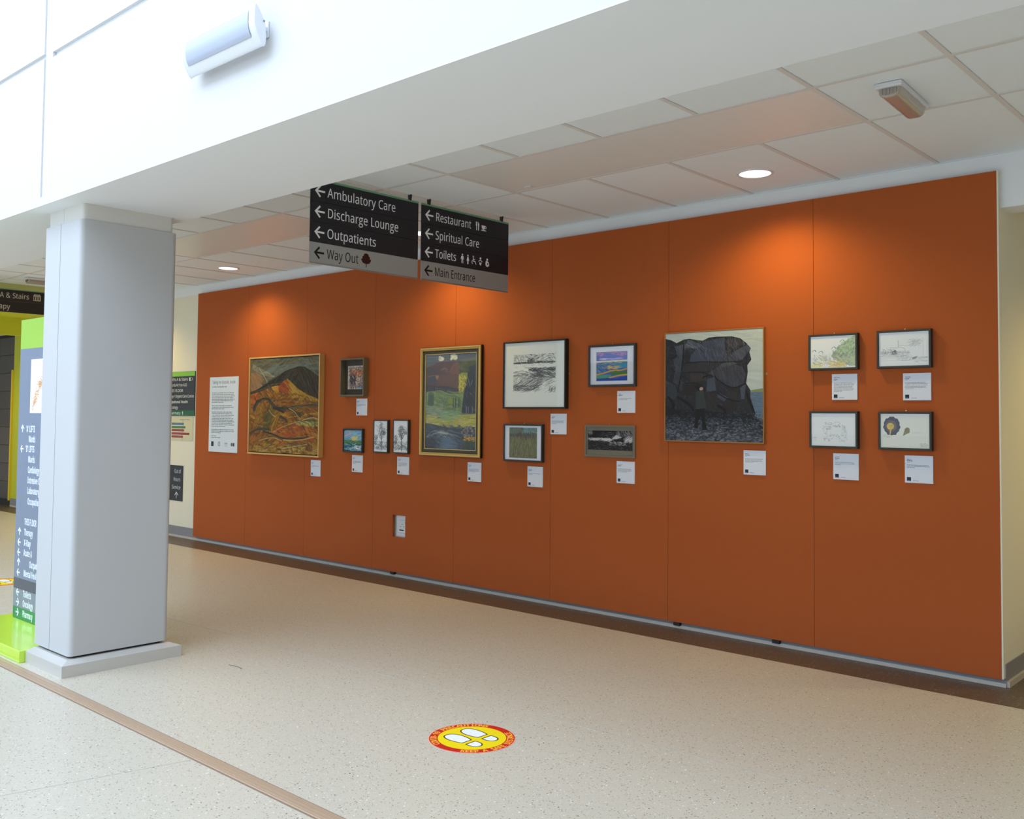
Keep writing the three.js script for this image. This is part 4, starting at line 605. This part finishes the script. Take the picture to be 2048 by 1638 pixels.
      F([[0.22, 0.29], [0.55, 0.285], [0.58, 0.31], [0.45, 0.36], [0.2, 0.36]], '#3c383a', 50); F([[0.26, 0.38], [0.4, 0.38], [0.42, 0.45], [0.27, 0.46]], '#423b38', 30); F([[0.46, 0.38], [0.58, 0.31], [0.7, 0.3], [0.8, 0.33], [0.84, 0.4], [0.8, 0.5], [0.72, 0.52], [0.6, 0.47]], '#494a52', 90); F([[0.58, 0.3], [0.68, 0.28], [0.76, 0.3], [0.6, 0.33]], '#5f625f', 20); F([[0.45, 0.43], [0.52, 0.42], [0.54, 0.54], [0.44, 0.55]], '#535a66', 25); F([[0.2, 0.48], [0.32, 0.48], [0.32, 0.58], [0.18, 0.58]], '#2b2826', 20); F([[0.43, 0.56], [0.55, 0.57], [0.55, 0.72], [0.43, 0.72]], '#33302f', 30); F([[0.56, 0.56], [0.66, 0.6], [0.62, 0.64], [0.55, 0.6]], '#4e535e', 14); F([[0.78, 0.52], [0.84, 0.47], [0.82, 0.62], [0.79, 0.62]], '#555c68', 14); F([[0.66, 0.54], [0.76, 0.56], [0.74, 0.62], [0.64, 0.6]], '#38342f', 14); F([[0.6, 0.66], [0.72, 0.64], [0.78, 0.74], [0.6, 0.75]], '#2d2927', 24);
      F([[0, 0.44], [0.1, 0.48], [0.14, 0.56], [0.1, 0.62], [0, 0.6]], '#3a4149', 20);
      const K = (pts, wd) => curve(c, w, h, pts, 'rgba(8,8,10,0.9)', wd); K([[0.22, 0.28], [0.4, 0.27], [0.6, 0.285], [0.82, 0.28]], 8); K([[0.2, 0.1], [0.19, 0.25], [0.16, 0.45], [0.13, 0.55]], 13); K([[0.4, 0.42], [0.48, 0.38], [0.58, 0.46], [0.7, 0.53], [0.84, 0.48]], 12); K([[0.2, 0.37], [0.4, 0.36], [0.46, 0.4]], 7); K([[0.2, 0.47], [0.4, 0.46], [0.42, 0.56]], 8); K([[0.55, 0.56], [0.66, 0.63], [0.78, 0.64]], 10); K([[0.84, 0.55], [0.88, 0.66], [0.92, 0.74]], 22); K([[0.14, 0.6], [0.3, 0.68], [0.3, 0.76]], 26); K([[0.56, 0.68], [0.66, 0.72], [0.58, 0.76]], 24); K([[0.03, 0.6], [0.1, 0.66], [0.08, 0.7]], 26); K([[0.85, 0.2], [0.84, 0.3]], 8);
    });
    poly(c, w, h, [[0, 0.68], [0.2, 0.74], [0.45, 0.72], [0.7, 0.76], [0.85, 0.74], [0.94, 0.78], [1, 0.8], [1, 1], [0, 1]], '#1d2126');
    for (let i = 0; i < 1500; i++) { const t = Math.pow(r(), 0.8), y = 0.72 + t * 0.29, x = r(), s = (4 + 16 * t) * (0.6 + 0.6 * r()) * w / 1000, v = 34 + r() * 46 + t * 14; if (y < 0.76 && x < 0.15) continue; c.fillStyle = rgbs([v, v + 5, v + 12]); c.beginPath(); c.ellipse(x * w, y * h, s * 1.25, s * 0.8, (r() - 0.5) * 0.8, 0, 7); c.fill(); c.fillStyle = rgbs([v + 28, v + 34, v + 42], 0.7); c.beginPath(); c.ellipse(x * w - s * 0.2, y * h - s * 0.28, s * 0.7, s * 0.35, (r() - 0.5) * 0.6, 0, 7); c.fill(); }
    for (const pts of [rock, [[0, 0.7], [0.9, 0.76], [1, 0.82], [1, 1], [0, 1]]]) clipped(c, w, h, pts, () => { c.globalCompositeOperation = 'multiply'; c.fillStyle = '#c2c7d4'; c.fillRect(0, 0, w, h); });
    clipped(c, w, h, rock, () => { dabs(c, w, h, r, 150, [0.36, 0.07, 0.86, 0.27], [[92, 100, 116], [104, 112, 124], [30, 32, 38]], 1.2, 0.05, 5, 0.6, 0.5); dabs(c, w, h, r, 60, [0.5, 0.32, 0.82, 0.48], [[84, 88, 98], [34, 34, 40]], 1.3, 0.07, 5, 0.55, 0.4); dabs(c, w, h, r, 70, [0, 0.1, 0.2, 0.5], [[80, 88, 100], [24, 26, 30]], 1.1, 0.05, 5, 0.6, 0.7); dabs(c, w, h, r, 40, [0.2, 0.06, 0.4, 0.16], [[110, 118, 126], [120, 128, 132]], 0.9, 0.05, 4, 0.6, 0.6); });
    for (let i = 0; i < 320; i++) { const t = r(), x = r(), y = 0.8 + t * 0.2, q = (5 + 13 * t) * w / 1000; const v = 84 + r() * 40; c.fillStyle = rgbs([v, v + 5, v + 14], 0.75); c.beginPath(); c.ellipse(x * w, y * h, q, q * 0.45, (r() - 0.5) * 0.7, 0, 7); c.fill(); }
    // the standing figure in the painting
    poly(c, w, h, [[0.325, 0.71], [0.42, 0.7], [0.43, 0.84], [0.45, 0.9], [0.4, 0.9], [0.385, 0.77], [0.35, 0.83], [0.35, 0.89], [0.31, 0.88], [0.32, 0.82]], '#0b0c0f'); poly(c, w, h, [[0.33, 0.56], [0.36, 0.52], [0.41, 0.53], [0.42, 0.6], [0.435, 0.7], [0.33, 0.71]], '#2f3737'); poly(c, w, h, [[0.3, 0.5], [0.34, 0.48], [0.38, 0.49], [0.4, 0.51], [0.4, 0.54], [0.35, 0.54]], '#121214'); c.fillStyle = '#a58d88'; c.beginPath(); c.ellipse(0.385 * w, 0.522 * h, w * 0.02, h * 0.015, -0.3, 0, 7); c.fill();
  },
  drawing(c, w, h, kind) {
    const r = rng(120 + kind); c.fillStyle = kind === 3 ? '#dcdfd2' : '#dfe4e2'; c.fillRect(0, 0, w, h); const pen = (n, b, len, lw, a, ang = () => r() * 3) => dabs(c, w, h, r, n, b, [[60, 66, 74], [84, 88, 92]], ang, len, lw, a, 0.5);
    const bird = (x, y, s) => { for (let i = 0; i < 5; i++) curve(c, w, h, [[x - s, y + s * 0.9 + r() * 0.02], [x - s * 0.2, y - s * 0.4], [x + s * 0.6, y + s * 0.5 + r() * 0.04]], 'rgba(70,84,80,0.75)', 2 + r() * 2); };
    if (kind === 0) {
      poly(c, w, h, [[0.98, 0], [1, 0], [1, 0.95], [0.9, 0.95], [0.6, 0.8], [0.45, 0.62], [0.6, 0.42], [0.72, 0.22]], '#a9bf92'); dabs(c, w, h, r, 260, [0.5, 0.1, 1, 0.65], [[120, 160, 90], [90, 130, 80], [160, 184, 120], [70, 90, 70]], -0.9, 0.05, 6, 0.6, 0.5); c.fillStyle = '#dfe4e2'; poly(c, w, h, [[0.3, 0], [0.94, 0], [0.7, 0.2], [0.55, 0.42], [0.4, 0.5]], '#dfe4e2'); dabs(c, w, h, r, 200, [0.5, 0.5, 0.98, 0.95], [[150, 130, 130], [110, 120, 96], [170, 150, 140], [80, 90, 84]], 0.8, 0.05, 5, 0.6, 0.5); dabs(c, w, h, r, 110, [0.42, 0.78, 0.8, 0.98], [[220, 196, 80], [206, 186, 96]], 0.2, 0.05, 8, 0.7); dabs(c, w, h, r, 80, [0, 0.85, 0.3, 0.98], [[216, 210, 130], [226, 222, 160]], 0.2, 0.06, 8, 0.6); dabs(c, w, h, r, 170, [0.05, 0.58, 0.45, 0.9], [[150, 160, 90], [110, 120, 96], [90, 100, 96], [196, 190, 140]], 0.6, 0.04, 4, 0.65);
      bird(0.72, 0.13, 0.06); bird(0.53, 0.34, 0.06); bird(0.24, 0.46, 0.06); bird(0.09, 0.42, 0.05); pen(60, [0.05, 0.5, 0.6, 0.95], 0.03, 2, 0.6);
    } else if (kind === 1) {
      for (let i = 0; i < 14; i++) { const y = 0.55 + r() * 0.3; curve(c, w, h, [[0.02, y], [0.3, y - 0.06 + r() * 0.1], [0.6, y]], 'rgba(90,96,100,0.4)', 2); } pen(140, [0.05, 0.48, 0.35, 0.7], 0.03, 2.4, 0.55); pen(120, [0.35, 0.58, 0.65, 0.82], 0.04, 2, 0.45); pen(40, [0.26, 0.54, 0.36, 0.66], 0.03, 5, 0.8); pen(90, [0.6, 0.22, 0.85, 0.42], 0.08, 1.8, 0.35, () => -0.5); curve(c, w, h, [[0.23, 0.45], [0.33, 0.44], [0.52, 0.45], [0.53, 0.6]], 'rgba(70,76,80,0.7)', 2.5); curve(c, w, h, [[0.39, 0.24], [0.39, 0.45]], 'rgba(70,76,80,0.8)', 3); curve(c, w, h, [[0.4, 0.4], [0.62, 0.4]], 'rgba(70,76,80,0.6)', 2); poly(c, w, h, [[0.66, 0.76], [0.78, 0.72], [0.74, 0.8], [0.68, 0.82]], 'rgba(70,76,80,0.6)'); curve(c, w, h, [[0.45, 0.84], [0.6, 0.85], [0.72, 0.8]], 'rgba(80,84,88,0.7)', 3); pen(120, [0.72, 0.74, 0.98, 0.9], 0.05, 1.6, 0.3, () => 0.15); curve(c, w, h, [[0.88, 0.2], [0.89, 0.6], [0.88, 0.74]], 'rgba(100,104,108,0.5)', 2);
    } else if (kind === 2) {
      for (const b of [[0.3, 0.28, 0.46, 0.36], [0.5, 0.26, 0.66, 0.4], [0.26, 0.38, 0.36, 0.62], [0.34, 0.4, 0.44, 0.5], [0.3, 0.62, 0.6, 0.72], [0.5, 0.36, 0.76, 0.42], [0.7, 0.42, 0.78, 0.54], [0.66, 0.54, 0.8, 0.7], [0.6, 0.68, 0.78, 0.88], [0.28, 0.76, 0.5, 0.84]]) pen(20, b, 0.035, 2.2, 0.7, () => r() * 3); pen(50, [0.28, 0.3, 0.8, 0.86], 0.05, 1.6, 0.45); pen(16, [0.02, 0.72, 0.12, 0.86], 0.04, 1.6, 0.5, () => 0.05);
    } else {
      c.fillStyle = '#241c2e'; c.beginPath(); for (let i = 0; i <= 60; i++) { const a = i / 60 * 6.2832, k = 1 + Math.sin(a * 13) * 0.04 + Math.sin(a * 7) * 0.03; const x = 0.232 * w + Math.cos(a) * k * w * 0.172, y = 0.36 * h + Math.sin(a) * k * h * 0.275; i ? c.lineTo(x, y) : c.moveTo(x, y); } c.fill();
      for (let i = 0; i < 26; i++) { const a = i / 26 * 6.2832; c.strokeStyle = 'rgba(196,160,110,0.8)'; c.lineWidth = 4; c.beginPath(); c.moveTo(0.205 * w + Math.cos(a) * w * 0.07, 0.36 * h + Math.sin(a) * h * 0.1); c.lineTo(0.215 * w + Math.cos(a + 0.1) * w * 0.12, 0.36 * h + Math.sin(a + 0.1) * h * 0.175); c.stroke(); }
      c.fillStyle = '#d8bc34'; c.beginPath(); c.ellipse(0.205 * w, 0.37 * h, w * 0.072, h * 0.1, 0, 0, 7); c.fill(); poly(c, w, h, [[0.19, 0.44], [0.225, 0.44], [0.21, 0.62], [0.185, 0.62]], '#c9a850'); c.fillStyle = '#8a7a20'; for (let i = 0; i < 30; i++) c.fillRect((0.16 + r() * 0.09) * w, (0.31 + r() * 0.12) * h, 4, 5);
      poly(c, w, h, [[0.46, 0.65], [0.48, 0.55], [0.51, 0.44], [0.55, 0.39], [0.6, 0.43], [0.6, 0.54], [0.55, 0.58], [0.5, 0.62]], '#7c7a36'); dabs(c, w, h, r, 50, [0.5, 0.42, 0.59, 0.56], [[110, 104, 50], [90, 70, 40], [140, 130, 60]], -1, 0.02, 5, 0.7); pen(20, [0.66, 0.52, 0.86, 0.56], 0.04, 1.5, 0.3, () => 0); pen(40, [0.06, 0.58, 0.22, 0.7], 0.03, 1.5, 0.35, () => 0.05); pen(40, [0.8, 0.86, 0.97, 0.97], 0.05, 2, 0.4, () => 0.1);
    }
  },
};
// ---- frames. x0..x1, y0..y1 outer size, d depth in front of the boards, b face width
const FM = {
  wood: std([0.62, 0.40, 0.14], 0.45), woodSide: std([0.40, 0.22, 0.05], 0.5), slot: std([0.015, 0.012, 0.01], 0.9), olive: std([0.13, 0.11, 0.065], 0.6), oliveBack: std([0.06, 0.052, 0.036], 0.8),
  gold: std([0.46, 0.27, 0.06], 0.32, 0.7), goldPale: std([0.62, 0.45, 0.16], 0.3, 0.7), darkBand: std([0.045, 0.044, 0.022], 0.6), blackFrame: std([0.008, 0.007, 0.006], 0.6), grey: std([0.03, 0.033, 0.033], 0.6), greyGreen: std([0.03, 0.031, 0.022], 0.6), taupe: std([0.17, 0.14, 0.09], 0.6), brown: std([0.33, 0.16, 0.035], 0.4), brass: std([0.5, 0.36, 0.14], 0.35, 0.8), mat: std([0.72, 0.76, 0.70], 0.8), matWhite: std([0.74, 0.77, 0.82], 0.8), matTaupe: std([0.20, 0.18, 0.13], 0.8),
};
function ring(w, h, b, z0, z1, inset = 0, bevel = 0.0015) {             // mitred rectangular frame
  const s = new THREE.Shape(), W = w / 2 - inset, H = h / 2 - inset; s.moveTo(-W, -H); s.lineTo(W, -H); s.lineTo(W, H); s.lineTo(-W, H); s.closePath(); const k = new THREE.Path(), iw = W - b, ih = H - b; k.moveTo(-iw, -ih); k.lineTo(-iw, ih); k.lineTo(iw, ih); k.lineTo(iw, -ih); k.closePath(); s.holes.push(k);
  const g = new THREE.ExtrudeGeometry(s, { depth: z1 - z0 - 2 * bevel, bevelEnabled: bevel > 0, bevelThickness: bevel, bevelSize: bevel, bevelOffset: -bevel, bevelSegments: 1 }); g.translate(0, 0, z0 + bevel); return g;
}
function picture(o) {
  const w = o.x1 - o.x0, h = o.y1 - o.y0, t = thing('framed_picture', o.label, 'picture', [(o.x0 + o.x1) / 2, o.y0, FACE]);
  const P = (m) => { m.position.y += h / 2; return m; };
  P(mesh('frame', ring(w, h, o.b, 0, o.d), o.frame, t));
  P(mesh('back_board', bx(-w / 2 + 0.003, w / 2 - 0.003, -h / 2 + 0.003, h / 2 - 0.003, 0.0005, 0.004), o.back ?? FM.slot, t));
  const iw = w - 2 * o.b, ih = h - 2 * o.b, lvl = o.level ?? o.d - 0.006;
  if (o.mat) P(mesh('mount', bx(-iw / 2 - 0.001, iw / 2 + 0.001, -ih / 2 - 0.001, ih / 2 + 0.001, 0.004, lvl), o.mat, t));
  const [pw, ph, px = 0, py = 0] = o.art ?? [iw - (o.gap ?? 0) * 2, ih - (o.gap ?? 0) * 2];
  const S = o.px ?? 700, tex = canvasTex(Math.round(S * Math.sqrt(pw / ph)), Math.round(S * Math.sqrt(ph / pw)), o.draw);
  if (!o.mat || o.proud) P(mesh(o.support ?? 'canvas', bx(px - pw / 2, px + pw / 2, py - ph / 2, py + ph / 2, 0.004, lvl + (o.proud ?? 0)), o.edge ?? FM.slot, t));
  const f = new THREE.PlaneGeometry(pw, ph); f.translate(px, py, lvl + (o.proud ?? 0) + 0.0006);
  P(mesh('artwork', f, faceMat(tex, o.rough ?? 0.75), t));
  const gw = (o.glassW ?? iw) / 2, gh = (o.glassH ?? ih) / 2;
  if (o.glass) P(mesh('glass', bx(-gw, gw, -gh, gh, (o.glassZ ?? o.d - 0.003) - 0.0005, (o.glassZ ?? o.d - 0.003) + 0.0005), M.glass, t));
  o.extra?.(t, w, h, P);
  if (o.hook) { const g = new THREE.CylinderGeometry(0.004, 0.004, 0.006, 12); g.rotateX(Math.PI / 2); g.translate(0, h + 0.006, 0.003); mesh('hook', g, FM.brass, t); }
  if (o.plate) { const g = rbx(w / 2 - 0.002, w / 2 + 0.012, h * o.plate - 0.009, h * o.plate + 0.009, 0.0005, 0.002, 0.0006, 1); mesh('mirror_plate', g, FM.brass, t); }
  return t;
}
picture({ x0: -9.018, x1: -7.748, y0: 1.05, y1: 2.087, d: 0.058, b: 0.016, frame: FM.wood, gap: 0.008, level: 0.05, px: 1000, draw: (c, w, h) => ART.hill(c, w, h), label: 'large framed oil painting of ochre hills with a dark peak' });
picture({ x0: -7.423, x1: -7.06, y0: 1.654, y1: 2.021, d: 0.06, b: 0.016, frame: FM.olive, back: FM.oliveBack, level: 0.012, art: [0.27, 0.225, 0.02, 0.0], edge: std([0.7, 0.66, 0.6], 0.8), support: 'mosaic_block', px: 420, draw: (c, w, h) => ART.mosaic(c, w, h), label: 'deep olive box frame with a small mosaic square inside' });
picture({
  x0: -6.301, x1: -5.549, y0: 1.125, y1: 2.077, d: 0.032, b: 0.03, frame: FM.gold, art: [0.628, 0.828], level: 0.016, px: 900, glass: true, glassW: 0.63, glassH: 0.83, glassZ: 0.0195, edge: FM.slot, draw: (c, w, h) => ART.land(c, w, h), label: 'tall gold framed landscape of brown hills, green fields and a stone wall',
  extra: (t, w, h, P) => { P(mesh('frame_band', ring(w, h, 0.03, 0.012, 0.024, 0.03, 0.002), FM.darkBand, t)); P(mesh('frame_slip', ring(w, h, 0.007, 0.016, 0.024, 0.056, 0.001), FM.goldPale, t)); P(mesh('outer_bead', ring(w, h, 0.012, 0.028, 0.037, 0.004, 0.003), FM.goldPale, t)); P(mesh('frame_side', ring(w + 0.004, h + 0.004, 0.004, 0, 0.026, 0, 0.0005), FM.blackFrame, t)); },
});
picture({ x0: -7.403, x1: -7.105, y0: 1.117, y1: 1.346, d: 0.03, b: 0.012, frame: FM.grey, gap: 0.004, level: 0.022, px: 400, draw: (c, w, h) => ART.seascape(c, w, h), label: 'small dark framed painting of a blue sea under a yellow sunrise' });
picture({ x0: -6.944, x1: -6.737, y0: 1.127, y1: 1.433, d: 0.03, b: 0.011, frame: FM.grey, px: 420, glass: true, draw: (c, w, h) => ART.tree(c, w, h, 105, [[0.35, 0.22, 0.3], [0.6, 0.18, 0.36], [0.75, 0.28, 0.34], [0.5, 0.32, 0.34], [0.8, 0.38, 0.2], [0.6, 0.42, 0.3]]), label: 'narrow black and white tree print with a broad round crown' });
picture({ x0: -6.666, x1: -6.454, y0: 1.129, y1: 1.437, d: 0.03, b: 0.011, frame: FM.grey, px: 420, glass: true, draw: (c, w, h) => ART.tree(c, w, h, 115, [[0.52, 0.22, 0.26], [0.72, 0.28, 0.3], [0.42, 0.33, 0.26], [0.82, 0.36, 0.22], [0.55, 0.4, 0.32], [0.55, 0.48, 0.24]]), label: 'narrow black and white tree print with a crown of loose leaf clusters' });
picture({ x0: -5.287, x1: -4.628, y0: 1.54, y1: 2.084, d: 0.042, b: 0.013, frame: FM.blackFrame, mat: FM.mat, level: 0.03, art: [0.447, 0.309, 0, 0.01], px: 700, glass: true, draw: (c, w, h) => ART.waves(c, w, h), plate: 0.5, label: 'square black framed etching of a rippled shore in a wide pale mount' });
picture({ x0: -4.42, x1: -3.987, y0: 1.705, y1: 2.02, d: 0.026, b: 0.016, frame: FM.grey, mat: FM.matWhite, level: 0.015, art: [0.284, 0.218, -0.003, -0.005], px: 480, glass: true, hook: true, draw: (c, w, h) => ART.bright(c, w, h), label: 'dark framed bright print of blue mountains and coloured fields' });
picture({ x0: -5.285, x1: -4.867, y0: 1.114, y1: 1.415, d: 0.033, b: 0.013, frame: FM.grey, mat: FM.matWhite, level: 0.022, art: [0.297, 0.245], px: 480, glass: true, hook: true, draw: (c, w, h) => ART.reeds(c, w, h), label: 'dark framed painting of tall yellow green reeds in a white mount' });
picture({ x0: -4.46, x1: -3.995, y0: 1.176, y1: 1.418, d: 0.015, b: 0.018, frame: FM.taupe, mat: FM.matTaupe, level: 0.008, art: [0.409, 0.145, 0.003, 0.006], px: 520, glass: true, hook: true, draw: (c, w, h) => ART.house(c, w, h), label: 'taupe framed black and white print of a cottage roof' });
picture({ x0: -3.736, x1: -2.966, y0: 1.31, y1: 2.08, d: 0.027, b: 0.008, frame: FM.brown, gap: 0.001, level: 0.023, px: 1000, draw: (c, w, h) => ART.cliff(c, w, h), plate: 0.6, label: 'large painting of a figure under a dark sea cliff on a pebble beach' });
picture({ x0: -2.655, x1: -2.339, y0: 1.784, y1: 2.009, d: 0.036, b: 0.013, frame: FM.greyGreen, level: 0.028, px: 460, glass: true, hook: true, draw: (c, w, h) => ART.drawing(c, w, h, 0), label: 'small dark framed watercolour of birds over a green slope' });
picture({ x0: -2.221, x1: -1.905, y0: 1.784, y1: 2.011, d: 0.036, b: 0.013, frame: FM.greyGreen, level: 0.028, px: 460, glass: true, hook: true, draw: (c, w, h) => ART.drawing(c, w, h, 1), label: 'small dark framed pencil sketch of a ruin on a shore' });
picture({ x0: -2.651, x1: -2.341, y0: 1.297, y1: 1.526, d: 0.036, b: 0.013, frame: FM.greyGreen, level: 0.028, px: 460, glass: true, draw: (c, w, h) => ART.drawing(c, w, h, 2), label: 'small dark framed faint sketch of scattered pen marks on white' });
picture({ x0: -2.215, x1: -1.905, y0: 1.297, y1: 1.525, d: 0.036, b: 0.013, frame: FM.greyGreen, level: 0.028, px: 460, glass: true, hook: true, draw: (c, w, h) => ART.drawing(c, w, h, 3), label: 'small dark framed study of a purple shell disc with yellow centre' });
// ---- caption cards
const CAPS = [
  [-7.941, 0.859, 3, 'under the ochre hill painting'], [-7.23, 1.472, 3, 'under the olive box frame'], [-7.283, 0.93, 4, 'under the small blue sea painting'], [-6.625, 0.938, 5, 'under the two tree prints'], [-5.718, 0.922, 4, 'under the tall gold framed landscape'],
  [-4.804, 1.339, 4, 'under the shore etching and beside the reeds painting'], [-5.041, 0.916, 2, 'under the reeds painting'], [-4.162, 1.51, 2, 'under the bright mountain print'], [-4.164, 0.991, 4, 'under the black and white cottage print'], [-3.126, 1.103, 4, 'under the cliff painting'],
  [-2.514, 1.597, 8, 'under the watercolour of birds'], [-2.077, 1.592, 6, 'under the pencil sketch of a ruin'], [-2.508, 1.103, 3, 'under the faint sketch of pen marks'], [-2.07, 1.105, 3, 'under the purple shell study'],
];
CAPS.forEach(([x, y, n, where], i) => {
  const t = thing('caption_card', 'white caption card ' + where, 'caption card', [x + 0.081, y, FACE], 'caption cards on the orange wall'), r = rng(300 + i);
  const tex = canvasTex(256, 256, (c, w, h) => {
    c.fillStyle = '#dde2ea'; c.fillRect(0, 0, w, h); const words = (y0, x1, lw, a) => { let px = 20; while (px < x1) { const L = 5 + r() * 15; c.fillStyle = `rgba(64,70,96,${a})`; c.fillRect(px, y0, Math.min(L, x1 - px), lw); px += L + 4; } };
    words(32, 60 + r() * 25, 6, 0.7); words(46, 55 + r() * 25, 7, 0.9); words(60, 45, 4, 0.6); for (let k = 0; k < n; k++) words(86 + k * 12, k === n - 1 ? 70 + r() * 90 : 205 + r() * 25, 5, 0.6); words(238, 110, 4, 0.0); c.fillStyle = '#1c2438'; c.fillRect(18, 204, 38, 36); c.fillStyle = '#8a93a8'; c.fillRect(24, 232, 22, 3); c.fillStyle = 'rgba(64,70,96,0.6)'; c.fillRect(74, 234, 52, 4);
  });
  const b = plate('card', 0.162, 0.162, 0.006, M.paper, tex, t, 0.7, 0, 'print'); b.position.y = 0.081;
});
{ // exhibition text panel
  const W = 0.6, H = 0.85, t = thing('text_panel', 'tall white exhibition text panel at the far end of the orange wall', 'text panel', [-9.602, 1.044, FACE]), r = rng(77);
  const tex = canvasTex(700, 992, (c, w, h) => {
    c.fillStyle = '#dbe4ea'; c.fillRect(0, 0, w, h); fitText(c, 'Taking me Outside, Inside', 66, 88, 566, 54, '#3a434c');
    const words = (y0, x1, lw, a) => { let px = 66; while (px < x1) { const L = 8 + r() * 36; c.fillStyle = `rgba(58,66,78,${a})`; c.fillRect(px, y0, Math.min(L, x1 - px), lw); px += L + 8; } };
    words(124, 420, 12, 0.7); let y = 206; for (const n of [7, 3, 10, 3, 2]) { for (let k = 0; k < n; k++) { words(y, n === 2 ? 190 + k * 100 : k === n - 1 ? 260 + r() * 200 : 560 + r() * 70, 10, 0.62); y += 21; } y += 22; }
    c.fillStyle = '#1d2a36'; c.fillRect(66, 856, 60, 64); c.fillStyle = '#55606a'; c.fillRect(76, 902, 30, 4); c.lineWidth = 9; c.strokeStyle = '#3a4650'; c.beginPath(); c.arc(266, 886, 24, 0.6, 5.6); c.stroke(); c.beginPath(); c.moveTo(266, 886); c.lineTo(290, 886); c.stroke(); c.fillStyle = '#6a7680'; for (const yy of [868, 884, 906]) for (let k = 0; k < 4; k++) c.fillRect(400 + k * 18, yy, 12, yy === 868 ? 12 : 5); c.fillStyle = '#1d2a36'; c.beginPath(); c.arc(574, 888, 24, 0, 7); c.fill(); c.fillRect(604, 866, 32, 44); c.fillStyle = '#dbe4ea'; c.fillRect(572, 868, 4, 40);
  });
  const b = plate('panel', W, H, 0.008, M.paper, tex, t, 0.7, 0, 'print'); b.position.y = H / 2;
}


renderer.render(scene, camera);
